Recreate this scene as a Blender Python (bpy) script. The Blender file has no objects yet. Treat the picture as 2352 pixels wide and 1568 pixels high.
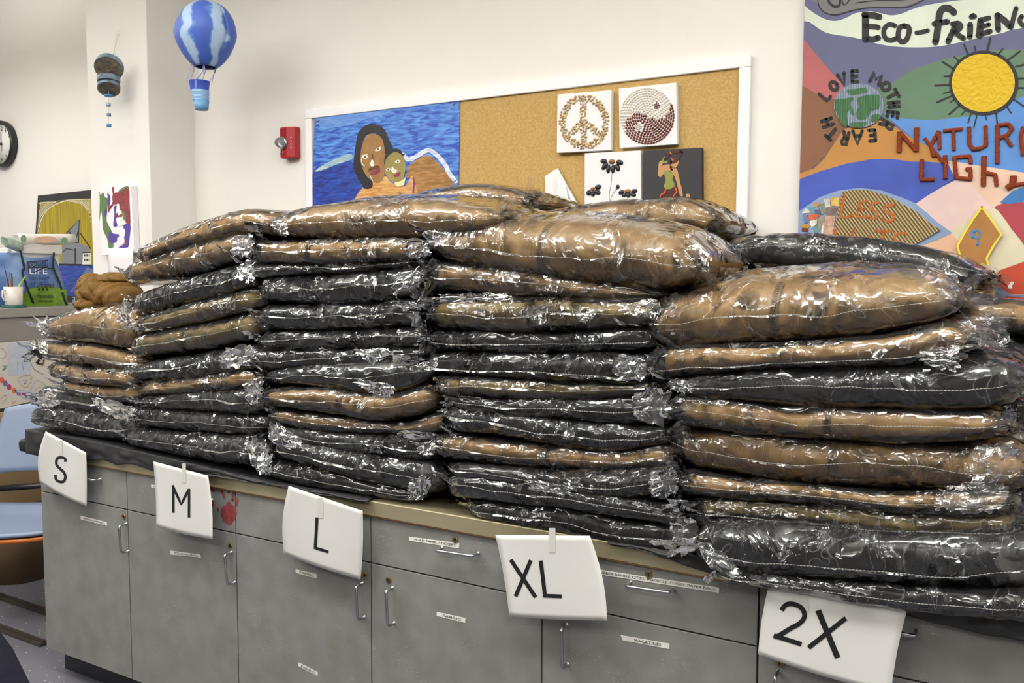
import bpy, math, random
from mathutils import Vector, Matrix, noise
random.seed(7)
C = bpy.context.scene.collection
SC = bpy.context.scene
# ---------------------------------------------------------------- camera
F = 2000.0; CX, CY = 1176.0, 784.0
PITCH, YAW, ROLL = 0.0735, 0.5315, 0.0044
CAM = Vector((0.0, -1.86, 1.49))
_fh = Vector((-math.sin(YAW), math.cos(YAW), 0)); _r0 = Vector((math.cos(YAW), math.sin(YAW), 0)); _z = Vector((0, 0, 1))
FWD = _fh*math.cos(PITCH) - _z*math.sin(PITCH); _u0 = _z*math.cos(PITCH) + _fh*math.sin(PITCH)
RGT = _r0*math.cos(ROLL) + _u0*math.sin(ROLL); UPV = _u0*math.cos(ROLL) - _r0*math.sin(ROLL)
cd = bpy.data.cameras.new('camera'); cam = bpy.data.objects.new('camera', cd); C.objects.link(cam)
cd.sensor_fit = 'HORIZONTAL'; cd.sensor_width = 36.0; cd.lens = 36.0*F/2352; cd.clip_start = 0.05; cd.clip_end = 100
m = Matrix((RGT, UPV, -FWD)).transposed().to_4x4(); m.translation = CAM; cam.matrix_world = m
SC.camera = cam
# ---------------------------------------------------------------- world, exposure
w = bpy.data.worlds.new('world'); SC.world = w; w.use_nodes = True
w.node_tree.nodes['Background'].inputs[0].default_value = (1.0, .96, .9, 1); w.node_tree.nodes['Background'].inputs[1].default_value = .5
SC.view_settings.view_transform = 'Standard'; SC.view_settings.look = 'None'
SC.view_settings.exposure = -0.12; SC.view_settings.gamma = 1.0; SC.view_settings.use_curve_mapping = False
SC.cycles.transparent_max_bounces = 14; SC.cycles.max_bounces = 5; SC.cycles.diffuse_bounces = 3; SC.cycles.glossy_bounces = 2; SC.cycles.adaptive_threshold = .03; SC.cycles.caustics_reflective = False; SC.cycles.caustics_refractive = False
CEIL = 3.35
def area(name, loc, sx, sy, power, col=(1, .98, .95)):
    l = bpy.data.lights.new(name, 'AREA'); l.shape = 'RECTANGLE'; l.size = sx; l.size_y = sy; l.energy = power; l.color = col
    o = bpy.data.objects.new(name, l); C.objects.link(o); o.location = loc
    return o
LAMPS = [(-3.5, -1.3), (-2.1, -0.9), (-0.3, -0.9), (1.5, -0.9), (-3.9, -3.1), (-1.6, -3.1), (1.0, -3.1), (-5.2, 0.15)]
PEND = CEIL-.50    # pendant fittings; their upward light is added to brighten ceiling and wall tops
for i, (x, y) in enumerate(LAMPS):
    pw = (27, 24, 27, 26, 22, 19, 16, 21)[i]
    area('lamp_down_light', (x, y, PEND-.045), 1.20, .50, pw)
    up = area('added_up_light', (x, y, PEND+.045), 1.20, .50, pw*.75); up.rotation_euler = (math.pi, 0, 0)
# ---------------------------------------------------------------- helpers
def ray(px, py): return FWD + RGT*((px-CX)/F) - UPV*((py-CY)/F)
def onY(px, py, Y):
    d = ray(px, py); return CAM + d*((Y-CAM.y)/d.y)
def onX(px, py, X):
    d = ray(px, py); return CAM + d*((X-CAM.x)/d.x)
def onZ(px, py, Z):
    d = ray(px, py); return CAM + d*((Z-CAM.z)/d.z)
def proj(P):
    v = P-CAM; z = v.dot(FWD); return (CX+F*v.dot(RGT)/z, CY-F*v.dot(UPV)/z)
def mpp(P): return (P-CAM).dot(FWD)/F
def s2l(c): c = c/255.0; return c/12.92 if c <= .04045 else ((c+.055)/1.055)**2.4
def rgb(r, g, b): return (s2l(r), s2l(g), s2l(b), 1)
MATS = {}
def mat(name, col, rough=.6, metal=0, var=0, vscale=20, bump=0, bscale=60, spec=.5, trans=0, emit=0, col2=None, coat=0):
    """plain principled material with optional procedural colour variation and bump"""
    if name in MATS: return MATS[name]
    M = bpy.data.materials.new(name); M.use_nodes = True; nt = M.node_tree; b = nt.nodes['Principled BSDF']
    b.inputs['Base Color'].default_value = col; b.inputs['Roughness'].default_value = rough; b.inputs['Metallic'].default_value = metal
    b.inputs['Specular IOR Level'].default_value = spec
    if coat: b.inputs['Coat Weight'].default_value = coat
    if trans: b.inputs['Transmission Weight'].default_value = trans
    if emit:
        b.inputs['Emission Color'].default_value = col; b.inputs['Emission Strength'].default_value = emit
    tc = nt.nodes.new('ShaderNodeTexCoord')
    if var:
        n = nt.nodes.new('ShaderNodeTexNoise'); n.inputs['Scale'].default_value = vscale; n.inputs['Detail'].default_value = 6
        nt.links.new(tc.outputs['Object'], n.inputs['Vector'])
        r = nt.nodes.new('ShaderNodeValToRGB'); c2 = col2 or tuple(min(1, c*(1+var)) for c in col[:3])+(1,)
        c1 = col if col2 else tuple(c*(1-var) for c in col[:3])+(1,)
        r.color_ramp.elements[0].color = c1; r.color_ramp.elements[1].color = c2
        r.color_ramp.elements[0].position = .35; r.color_ramp.elements[1].position = .65
        nt.links.new(n.outputs['Fac'], r.inputs['Fac']); nt.links.new(r.outputs['Color'], b.inputs['Base Color'])
    if bump:
        n = nt.nodes.new('ShaderNodeTexNoise'); n.inputs['Scale'].default_value = bscale; n.inputs['Detail'].default_value = 5
        nt.links.new(tc.outputs['Object'], n.inputs['Vector'])
        bp = nt.nodes.new('ShaderNodeBump'); bp.inputs['Strength'].default_value = bump; bp.inputs['Distance'].default_value = .01
        nt.links.new(n.outputs['Fac'], bp.inputs['Height']); nt.links.new(bp.outputs['Normal'], b.inputs['Normal'])
    MATS[name] = M; return M
class MB:
    def __init__(s): s.v = []; s.f = []; s.mi = []; s.sm = []
    def add(s, vs, fs, mi=0, smooth=False):
        k = len(s.v); s.v += [tuple(v) for v in vs]
        for f in fs: s.f.append(tuple(i+k for i in f)); s.mi.append(mi); s.sm.append(smooth)
        return s
    def box(s, a, b, mi=0):
        x0, y0, z0 = a; x1, y1, z1 = b
        return s.add([(x0, y0, z0), (x1, y0, z0), (x1, y1, z0), (x0, y1, z0), (x0, y0, z1), (x1, y0, z1), (x1, y1, z1), (x0, y1, z1)],
                     [(0, 3, 2, 1), (4, 5, 6, 7), (0, 1, 5, 4), (1, 2, 6, 5), (2, 3, 7, 6), (3, 0, 4, 7)], mi)
    def tube(s, pts, r, n=8, mi=0, caps=True):
        pts = [Vector(p) for p in pts]; N = len(pts); rs = r if isinstance(r, (list, tuple)) else [r]*N
        vs = []; fs = []; up = None
        for i, p in enumerate(pts):
            t = (pts[min(i+1, N-1)]-pts[max(i-1, 0)]); t = t.normalized() if t.length > 1e-9 else Vector((0, 0, 1))
            if up is None: up = Vector((0, 0, 1)) if abs(t.z) < .9 else Vector((1, 0, 0))
            a = t.cross(up); a = a.normalized() if a.length > 1e-6 else Vector((1, 0, 0)); b = a.cross(t).normalized(); up = b
            for k in range(n):
                q = 2*math.pi*k/n; vs.append(p+(a*math.cos(q)+b*math.sin(q))*rs[i])
        for i in range(N-1):
            for k in range(n): fs.append((i*n+k, i*n+(k+1) % n, (i+1)*n+(k+1) % n, (i+1)*n+k))
        if caps: fs += [tuple(range(n)), tuple(range((N-1)*n+n-1, (N-1)*n-1, -1))]
        return s.add(vs, fs, mi, True)
    def grid(s, fn, nu, nv, mi=0, smooth=True):
        vs = [fn(i/(nu-1), j/(nv-1)) for i in range(nu) for j in range(nv)]
        fs = [(i*nv+j, (i+1)*nv+j, (i+1)*nv+j+1, i*nv+j+1) for i in range(nu-1) for j in range(nv-1)]
        return s.add(vs, fs, mi, smooth)
    def lathe(s, prof, n=24, mi=0, M4=None, caps=True):
        vs = []; fs = []
        for (r, z) in prof:
            for k in range(n):
                q = 2*math.pi*k/n; v = Vector((r*math.cos(q), r*math.sin(q), z)); vs.append(M4 @ v if M4 else v)
        for i in range(len(prof)-1):
            for k in range(n): fs.append((i*n+k, i*n+(k+1) % n, (i+1)*n+(k+1) % n, (i+1)*n+k))
        if caps: fs += [tuple(range(n-1, -1, -1)), tuple((len(prof)-1)*n+k for k in range(n))]
        return s.add(vs, fs, mi, True)
    def prism(s, poly, off, mi=0):
        """closed polygon (list of Vectors) thickened by vector off (front = poly)"""
        n = len(poly); off = Vector(off); vs = [Vector(p) for p in poly]+[Vector(p)+off for p in poly]
        fs = [tuple(range(n)), tuple(range(2*n-1, n-1, -1))]+[(i, i+n, (i+1) % n+n, (i+1) % n) for i in range(n)]
        return s.add(vs, fs, mi)
    def build(s, name, mats, parent=None, loc=None, sharp=None):
        me = bpy.data.meshes.new(name); me.from_pydata(s.v, [], s.f)
        for m_ in (mats if isinstance(mats, (list, tuple)) else [mats]): me.materials.append(m_)
        me.polygons.foreach_set('material_index', s.mi); me.polygons.foreach_set('use_smooth', s.sm); me.update()
        o = bpy.data.objects.new(name, me); C.objects.link(o)
        if parent:
            o.parent = parent
            if loc is None: o.matrix_parent_inverse = Matrix.Translation(-WT.get(parent.name, Vector((0, 0, 0))))
        if loc is not None: o.location = loc
        WT[o.name] = Vector((0, 0, 0)) if loc is None else (Vector(loc)+(WT.get(parent.name, Vector((0, 0, 0))) if parent else Vector((0, 0, 0))))
        return o
WT = {}             # world position of every object built so far
def tag(o, label, cat, group=None, kind=None):
    o['label'] = label; o['category'] = cat
    if group: o['group'] = group
    if kind: o['kind'] = kind
    return o
def thing(name, label, cat, loc=(0, 0, 0), group=None):
    o = bpy.data.objects.new(name, None); C.objects.link(o); o.location = loc; o.empty_display_size = .05; WT[o.name] = Vector(loc)
    return tag(o, label, cat, group)
def struct(o): o['kind'] = 'structure'; return o
def bevel(o, wd=.003, seg=2):
    b = o.modifiers.new('bevel', 'BEVEL'); b.width = wd; b.segments = seg; b.limit_method = 'ANGLE'; return o
def smoothpoly(pts, closed=True, k=5):
    n = len(pts); out = []
    rng = range(n) if closed else range(n-1)
    for i in rng:
        p = [pts[(i+j-1) % n] if closed else pts[min(max(i+j-1, 0), n-1)] for j in range(4)]
        for s_ in range(k):
            t = s_/k; t2 = t*t; t3 = t2*t
            out.append(tuple(.5*((2*p[1][c])+(-p[0][c]+p[2][c])*t+(2*p[0][c]-5*p[1][c]+4*p[2][c]-p[3][c])*t2+(-p[0][c]+3*p[1][c]-3*p[2][c]+p[3][c])*t3) for c in (0, 1)))
    if not closed: out.append(tuple(pts[-1]))
    return out
def ribbon_px(pts, wd, rnd=True):
    """outline polygon (in photo pixels) of a stroke of width wd"""
    n = len(pts); L = []; R = []
    for i in range(n):
        a = pts[max(i-1, 0)]; b = pts[min(i+1, n-1)]; dx, dy = b[0]-a[0], b[1]-a[1]; l = math.hypot(dx, dy) or 1
        ww = (wd[i] if isinstance(wd, (list, tuple)) else wd)/2
        nx, ny = -dy/l*ww, dx/l*ww; L.append((pts[i][0]+nx, pts[i][1]+ny)); R.append((pts[i][0]-nx, pts[i][1]-ny))
    return L, R
def art_poly(mb, pts, fn, mi=0):
    k = len(mb.v); mb.add([fn(*p) for p in pts], [tuple(range(len(pts)))], mi)
def art_stroke(mb, pts, wd, fn, mi=0):
    L, R = ribbon_px(pts, wd); n = len(pts)
    mb.add([fn(*p) for p in L]+[fn(*p) for p in R], [(i, i+1, n+i+1, n+i) for i in range(n-1)], mi)
    for c, w_ in ((pts[0], wd if not isinstance(wd, (list, tuple)) else wd[0]), (pts[-1], wd if not isinstance(wd, (list, tuple)) else wd[-1])):
        art_poly(mb, [(c[0]+w_/2*math.cos(q*math.pi/4), c[1]+w_/2*math.sin(q*math.pi/4)) for q in range(8)], fn, mi)
def text_polys(body, size=1.0):
    cu = bpy.data.curves.new('t', 'FONT'); cu.body = body; cu.size = size; cu.resolution_u = 3
    o = bpy.data.objects.new('t', cu); C.objects.link(o); dg = bpy.context.evaluated_depsgraph_get()
    me = bpy.data.meshes.new_from_object(o.evaluated_get(dg)); vs = [v.co.copy() for v in me.vertices]; fs = [tuple(p.vertices) for p in me.polygons]
    bpy.data.objects.remove(o); bpy.data.curves.remove(cu); bpy.data.meshes.remove(me)
    return vs, fs
def text_on(mb, body, x0, y0, x1, y1, fn, mi=0, skew=None):
    """font text stretched over the pixel box; fn maps normalised (u,v) 0..1 to 3d"""
    vs, fs = text_polys(body); xs = [v.x for v in vs]; ys = [v.y for v in vs]; ax, bx, ay, by = min(xs), max(xs), min(ys), max(ys)
    mb.add([fn(x0+(x1-x0)*(v.x-ax)/(bx-ax), y0+(y1-y0)*(v.y-ay)/(by-ay)) for v in vs], fs, mi)
YW = .87            # main wall plane (y)
def W(px, py, e=0.0): return onY(px, py, YW-e)
# ---------------------------------------------------------------- room shell
def noisewall(name, col, bump=.08):
    return mat(name, col, .75, var=.015, vscale=1.5, bump=bump, bscale=350, spec=.25)
mwall = noisewall('wall_paint', rgb(234, 231, 226))
XC = onY(448, 350, YW).x                       # inner corner beside the pillar
YP = CAM.y + (XC-CAM.x)/ (ray(342, 300).x/ray(342, 300).y)  # pillar front plane
XPL = onY(204, 300, YP).x
YK = 1.41                                      # clock wall
struct(MB().box((XC, YW, 0), (2.6, YW+.12, CEIL)).build('wall_back', mwall))
struct(bevel(MB().box((XPL, YP, 0), (XC, YK+.1, CEIL)).build('wall_pillar', mwall), .004))
struct(MB().box((-7.0, YK, 0), (XPL, YK+.12, CEIL)).build('wall_clock', mwall))
struct(MB().box((-7.12, -5.2, 0), (-7.0, YK+.12, CEIL)).build('wall_left', mwall))
struct(MB().box((2.6, -5.2, 0), (2.72, YW+.12, CEIL)).build('wall_right', mwall))
struct(MB().box((-7.0, -5.3, 0), (2.6, -5.2, CEIL)).build('wall_front', mat('far_wall_paint', rgb(112, 108, 84), .8, var=.12, vscale=2)))
struct(MB().box((-7.12, -5.3, CEIL), (2.72, YK+.12, CEIL+.1)).build('ceiling', mat('ceiling_tile', rgb(235, 232, 224), .9, bump=.2, bscale=200)))
def floor_mat():
    M = mat('vinyl_floor', rgb(106, 106, 116), .45); nt = M.node_tree; b = nt.nodes['Principled BSDF']
    tc = nt.nodes.new('ShaderNodeTexCoord'); v = nt.nodes.new('ShaderNodeTexVoronoi'); v.inputs['Scale'].default_value = 55
    nt.links.new(tc.outputs['Object'], v.inputs['Vector'])
    v2 = nt.nodes.new('ShaderNodeMath'); v2.operation = 'LESS_THAN'; v2.inputs[1].default_value = .16
    nt.links.new(v.outputs['Distance'], v2.inputs[0])
    sep = nt.nodes.new('ShaderNodeSeparateColor'); nt.links.new(v.outputs['Color'], sep.inputs[0])
    g = nt.nodes.new('ShaderNodeMath'); g.operation = 'GREATER_THAN'; g.inputs[1].default_value = .55; nt.links.new(sep.outputs[0], g.inputs[0])
    mu = nt.nodes.new('ShaderNodeMath'); mu.operation = 'MULTIPLY'; nt.links.new(v2.outputs[0], mu.inputs[0]); nt.links.new(g.outputs[0], mu.inputs[1])
    mx = nt.nodes.new('ShaderNodeMixRGB'); mx.inputs[1].default_value = rgb(106, 106, 116); mx.inputs[2].default_value = rgb(214, 205, 190)
    nt.links.new(mu.outputs[0], mx.inputs[0]); nt.links.new(mx.outputs[0], b.inputs['Base Color']); return M
struct(MB().box((-7.12, -5.3, -.1), (2.72, YK+.12, 0)).build('floor', floor_mat()))
for k, yy in enumerate((onZ(60, 1392, 0), onZ(90, 1478, 0))):
    o = struct(MB().box((-6.2, yy.y-.02, 0), (-3.35, yy.y+.02, .012)).box((-6.2, yy.y-.005, .012), (-3.35, yy.y+.005, .02)).build('trim_%d' % (k+1), mat('track_metal', rgb(90, 84, 78), .4, metal=.6)))
# pendant fittings
mfr = mat('fitting_white', rgb(235, 235, 232), .5); mlit = mat('lamp_diffuser', (1, .96, .9, 1), .5, emit=4.0)
for i, (x, y) in enumerate(LAMPS):
    t = thing('pendant_light', 'long white pendant light hanging from the ceiling above the room', 'light', (x, y, PEND-.04), 'pendant lights')
    mb = MB()
    for a, b in (((-.62, -.27, 0), (.62, -.255, .08)), ((-.62, .255, 0), (.62, .27, .08)), ((-.62, -.255, 0), (-.605, .255, .08)), ((.605, -.255, 0), (.62, .255, .08))): mb.box(a, b)
    mb.build('frame', mfr, t, (0, 0, 0)); MB().box((-.604, -.254, .03), (.604, .254, .05)).build('diffuser', mlit, t, (0, 0, 0))
    for sx in (-.5, .5): MB().tube([(sx, 0, .05), (sx, 0, CEIL-PEND+.04)], .003, 6).build('hanger', mfr, t, (0, 0, 0))
# ---------------------------------------------------------------- counter and cabinets
XL = onY(112, 1300, 0).x
SEAM = [XL, onY(306, 1220, 0).x, onY(555, 1330, 0).x, onY(863, 1400, 0).x, onY(1253, 1450, 0).x, onY(1748, 1400, 0).x]
SEAM += [SEAM[-1]+.532, SEAM[-1]+1.064]
ZT = onY(862, 1178, 0).z - .0          # underside of worktop
ZD = (onY(551, 1222, 0).z+onY(1252, 1369, 0).z+onY(862, 1288, 0).z)/3
ZB = onY(118, 1482, 0).z
TOP = ZT + .043
def lam():
    M = mat('grey_laminate', rgb(128, 127, 122), .5); nt = M.node_tree; b = nt.nodes['Principled BSDF']; N = nt.nodes.new; L = nt.links.new
    tc = N('ShaderNodeTexCoord')
    n1 = N('ShaderNodeTexNoise'); n1.inputs['Scale'].default_value = 16; n1.inputs['Detail'].default_value = 5; L(tc.outputs['Object'], n1.inputs['Vector'])
    r = N('ShaderNodeValToRGB'); r.color_ramp.elements[0].position = .3; r.color_ramp.elements[1].position = .68
    r.color_ramp.elements[0].color = rgb(124, 123, 117); r.color_ramp.elements[1].color = rgb(138, 138, 136); L(n1.outputs['Fac'], r.inputs['Fac'])
    mp = N('ShaderNodeMapping'); mp.inputs['Scale'].default_value = (230, 1, 95); L(tc.outputs['Object'], mp.inputs['Vector'])
    v = N('ShaderNodeTexVoronoi'); v.inputs['Scale'].default_value = 1; v.inputs['Randomness'].default_value = .35; L(mp.outputs[0], v.inputs['Vector'])
    lt = N('ShaderNodeMath'); lt.operation = 'LESS_THAN'; lt.inputs[1].default_value = .17; L(v.outputs['Distance'], lt.inputs[0])
    n2 = N('ShaderNodeTexNoise'); n2.inputs['Scale'].default_value = 9; L(tc.outputs['Object'], n2.inputs['Vector'])
    gt = N('ShaderNodeMapRange'); gt.inputs[1].default_value = .5; gt.inputs[2].default_value = .68; L(n2.outputs['Fac'], gt.inputs[0])
    mu = N('ShaderNodeMath'); mu.operation = 'MULTIPLY'; L(lt.outputs[0], mu.inputs[0]); L(gt.outputs[0], mu.inputs[1])
    mx = N('ShaderNodeMixRGB'); L(mu.outputs[0], mx.inputs[0]); L(r.outputs[0], mx.inputs[1]); mx.inputs[2].default_value = rgb(178, 177, 172)
    L(mx.outputs[0], b.inputs['Base Color']); return M
mlam = lam(); mdark = mat('dark_gap', rgb(24, 22, 20), .8); mchrome = mat('brushed_steel', rgb(176, 178, 180), .28, metal=1)
mbrass = mat('aged_brass', rgb(150, 132, 88), .35, metal=.9); mlabel = mat('label_white', rgb(232, 230, 222), .5); mink = mat('black_ink', rgb(22, 22, 24), .5)
mred = mat('red_paint', rgb(142, 64, 68), .55, var=.25, vscale=60)
YD = -.02   # outer face of doors and drawer fronts
def onF(px, py, e=.0): return onY(px, py, YD-e)
def lock(px, py, par):
    p = onF(px, py); M4 = Matrix.Translation(p) @ Matrix.Rotation(math.pi/2, 4, 'X')
    mb = MB().lathe([(.0088, 0), (.0088, .003), (.0075, .004), (.0062, .003)], 20, 0, M4).box((p.x-.0012, p.y-.0045, p.z-.005), (p.x+.0012, p.y-.003, p.z+.003), 1)
    mb.build('lock', [mbrass, mdark], par)
def handle(a, b, par):
    """bow handle from pixel a to pixel b (ends of its straight bar)"""
    A = onF(*a, .03); B = onF(*b, .03); d = (B-A).normalized(); k = .010; y0 = YD
    pts = [Vector((A.x, y0, A.z)), Vector((A.x, A.y+k, A.z))]
    pts += [A+Vector((0, k, 0))*(1-math.sin(t))+d*k*(1-math.cos(t)) for t in (.4, .8, 1.2, 1.57)]
    pts += [B+Vector((0, k, 0))*(1-math.sin(t))-d*k*(1-math.cos(t)) for t in (1.57, 1.2, .8, .4)]
    pts += [Vector((B.x, B.y+k, B.z)), Vector((B.x, y0, B.z))]
    MB().tube(pts, .0042, 10).build('handle', mchrome, par)
def label(text, quad, par, pad=.12, cut=0):
    """sticker from four pixels TL,TR,BR,BL carrying printed words"""
    q = [onF(*p, .0008) for p in quad]; tl, tr, br, bl = q
    mb = MB().prism([q[0], q[3], q[2], q[1]], (0, .0006, 0))
    def fn(u, v): return (bl*(1-u)+br*u)*(1-v)+(tl*(1-u)+tr*u)*v+Vector((0, -.0005, 0))
    text_on(mb, text, pad, .2, 1-pad*.6, .78, fn, 1); mb.build('label_strip', [mlabel, mink], par)
looks = ['first cabinet at the left end of the counter, painting materials label', 'second cabinet from the left with red handprints on its drawer',
 'third cabinet from the left, fabric labels, mostly behind the L sign', 'grey cabinet labelled foam paper and stickers, between L and XL signs',
 'grey cabinet labelled rubber bands and magazines, right of the XL sign', 'grey cabinet behind the 2X sign', 'grey cabinet at the far right end of the counter']
G = .0022
for i in range(7):
    x0, x1 = SEAM[i], SEAM[i+1]
    t = thing('cabinet', ('grey laminate base cabinet, '+looks[i]) if i < 1 else looks[i], 'cabinet', ((x0+x1)/2, .3, 0), 'base cabinets under the counter')
    mb = MB().box((x0+.001, 0, ZB), (x1-.001, YW-.03, ZT)); body = mb.build('body', mlam, t)
    MB().box((x0+.001, .05, 0.0), (x1-.001, YW-.03, ZB-.0005)).build('toe_kick', mat('toe_kick_black', rgb(40, 40, 46), .5), t)
    MB().box((x0+.003, -.0015, ZB+.003), (x1-.003, -.0003, ZT-.001)).build('reveal', mdark, t)
    dr = bevel(MB().box((x0+G, YD, ZD+G*.9), (x1-G, -.002, ZT-.004)).build('drawer', mlam, t), .0012)
    do = bevel(MB().box((x0+G, YD, ZB), (x1-G, -.002, ZD-G*.9)).build('door', mlam, t), .0012)
    if i == 0:
        handle((168, 1094), (214, 1103), dr); lock(285, 1185, do); handle((273, 1207), (278, 1270), do)
        label('PAINTING MATERIALS', [(185, 1184), (245, 1199), (246, 1207), (185, 1192)], do)
    if i == 1:
        handle((400, 1135), (470, 1152), dr); lock(529, 1252, do); handle((515, 1273), (522, 1343), do)
        label('MOSAIC MATERIALS', [(391, 1264), (459, 1273), (461, 1280), (392, 1273)], do)
        label('CLAY TOOLS', [(347, 1112), (400, 1124), (400, 1132), (347, 1119)], dr)
        # red handprints
        mb = MB(); f = lambda x, y: onF(x, y, .0006)
        S = lambda x, y: (x*620/2326, 1150+y*620/2326)
        palm = [(1905, 70), (1925, 40), (1945, 45), (1955, 12), (1980, 10), (2000, 35), (2030, 55), (2040, 90), (2035, 140), (2010, 175), (1985, 210), (1950, 195), (1920, 160), (1902, 110)]
        art_poly(mb, smoothpoly([S(*p) for p in palm], True, 3), f)
        for a, b in (((486, 1119), (490, 1128)), ((507, 1117), (510, 1131)), ((520, 1116), (526, 1131)), ((533, 1119), (536, 1134)), ((546, 1145), (543, 1160)), ((500, 1168), (501, 1172)), ((534, 1137), (534, 1149)), ((512, 1134), (515, 1142))):
            art_stroke(mb, [a, ((a[0]+b[0])/2+.6, (a[1]+b[1])/2), b], 5.2, f)
        art_poly(mb, smoothpoly([(484, 1150), (489, 1150), (492, 1158), (488, 1164), (484, 1162)], True, 3), f)
        mb.build('handprint', mred, dr)
    if i == 2:
        handle((705, 1225), (780, 1240), dr); lock(838, 1319, do); handle((817, 1345), (821, 1424), do)
        label('FABRIC', [(679, 1307), (727, 1318), (727, 1328), (679, 1315)], do, .2); label('FABRIC', [(686, 1521), (730, 1544), (729, 1552), (685, 1529)], do, .15)
    if i == 3:
        handle((1000, 1264), (1084, 1277), dr); lock(1046, 1239, dr); lock(893, 1331, do); handle((886, 1356), (890, 1438), do)
        label('FOAM PAPER, STICKERS', [(939, 1232), (1055, 1247), (1054, 1259), (939, 1241)], dr); label('FABRIC', [(1003, 1405), (1069, 1419), (1068, 1430), (1003, 1414)], do, .22)
    if i == 4:
        lock(1490, 1318, dr); handle((1436, 1346), (1536, 1361), dr); handle((1289, 1443), (1291, 1535), do)
        label('GLUE, RUBBER BANDS, QTIPS, POPSICLE STICKS, PAPER BAGS', [(1330, 1301), (1652, 1349), (1651, 1361), (1330, 1312)], dr, .04)
        label('MAGAZINES', [(1425, 1458), (1538, 1478), (1537, 1490), (1430, 1470)], do, .28)
    if i == 5:
        handle((2000, 1440), (2101, 1461), dr); lock(1791, 1520, do); handle((1780, 1553), (1783, 1640), do)
    if i == 6:
        handle((2560, 1530), (2680, 1550), dr)
# worktop
top = MB().box((XL-.03, -.03, ZT), (SEAM[-1]+.02, YW-.002, TOP)).build('countertop', mat('brushed_worktop', rgb(194, 184, 150), .32, metal=.6, var=.08, vscale=4))
tag(bevel(top, .003), 'long metal edged countertop under the jacket stacks', 'countertop')
MB().box((XL-.028, -.027, ZT-.003), (SEAM[-1]+.018, .0, ZT-.0003)).build('edge_underside', mat('plywood_brown', rgb(150, 104, 52), .7), top)
# black plastic table cover: sheet on the top with a draped front edge
mcloth = mat('black_plastic_sheet', rgb(40, 40, 42), .55, bump=.25, bscale=30)
def cover(name, bots, xs0, lab, yo=-.036, rise=0):
    mb = MB(); n = 110; xs = [b[0] for b in bots]
    def drop(u):
        x = bots[0][0]+(bots[-1][0]-bots[0][0])*u
        for a, b in zip(bots, bots[1:]):
            if a[0] <= x <= b[0]: return x, a[1]+(b[1]-a[1])*(x-a[0])/(b[0]-a[0])
    rows = [(.26, .0), (.12, .0), (.03, .0), (.004, .0), (0, .004), (0, .25), (0, .5), (0, .75), (0, 1.0)]
    def fn(u, v):
        x, yb = drop(u); P = onY(x, yb, yo); zb = min(P.z, TOP-.004); k = v*(len(rows)-1); i = min(int(k), len(rows)-2); f = k-i
        dy = rows[i][0]*(1-f)+rows[i+1][0]*f; h = rows[i][1]*(1-f)+rows[i+1][1]*f
        tp = TOP+.004+rise*max(0, min(1, (640-x)/450)); z = tp*(1-h)+zb*h; nz = noise.noise(Vector((P.x*14, h*1.5, 3)))
        return Vector((P.x+.004*noise.noise(Vector((P.x*20, h*3, 8))), yo+dy-abs(nz)*.016*min(1, h*2+.1)-.003, z+(.002*noise.noise(Vector((P.x*30, dy*30, 0))) if dy > 0 else 0)))
    mb.grid(fn, n, len(rows)*3+1); o = mb.build(name, mcloth); s = o.modifiers.new('thick', 'SOLIDIFY'); s.thickness = .0012
    return tag(o, lab, 'table cover')
cover('table_cover', [(62, 1040), (110, 1047), (199, 1058), (235, 1053), (272, 1066), (310, 1064), (351, 1080), (420, 1082), (479, 1095), (525, 1092), (544, 1099), (571, 1092), (640, 1100), (720, 1112), (850, 1141)], 0, 'black plastic table cover hanging over the left end of the counter', rise=.042)
cover('table_cover', [(1400, 1247), (1480, 1262), (1560, 1290), (1640, 1318), (1750, 1336), (1900, 1368), (2084, 1412), (2200, 1440), (2352, 1470), (2520, 1500), (2700, 1532)], 0, 'black plastic table cover hanging below the 2X jackets at the right')
# part of the left sheet folded round the counter end
cov = [x for x in C.objects if x.name == 'table_cover'][0]; xe = onY(34, 1010, -.036).x
def endfn(u, v):
    a = u*2*math.pi; ca, sa = math.cos(a), math.sin(a); q = lambda c_: (abs(c_)**.45)*(1 if c_ > 0 else -1)
    k_ = min(1, v*9)**.5*(1-.03*math.sin(v*20)); n_ = nz0(v*3+u*4)
    X = xe+(XL-.02-xe)*v
    return Vector((X+.004*n_, .245+(.275+.006*n_)*q(ca)*(.94+.06*k_), TOP-.022+(.034+.005*n_)*q(sa)*k_+.012*v))
nz0 = lambda t_: noise.noise(Vector((t_*3, t_, 2)))
mb = MB().grid(endfn, 49, 24); mb.build('folded_end', mcloth, cov)
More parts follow.
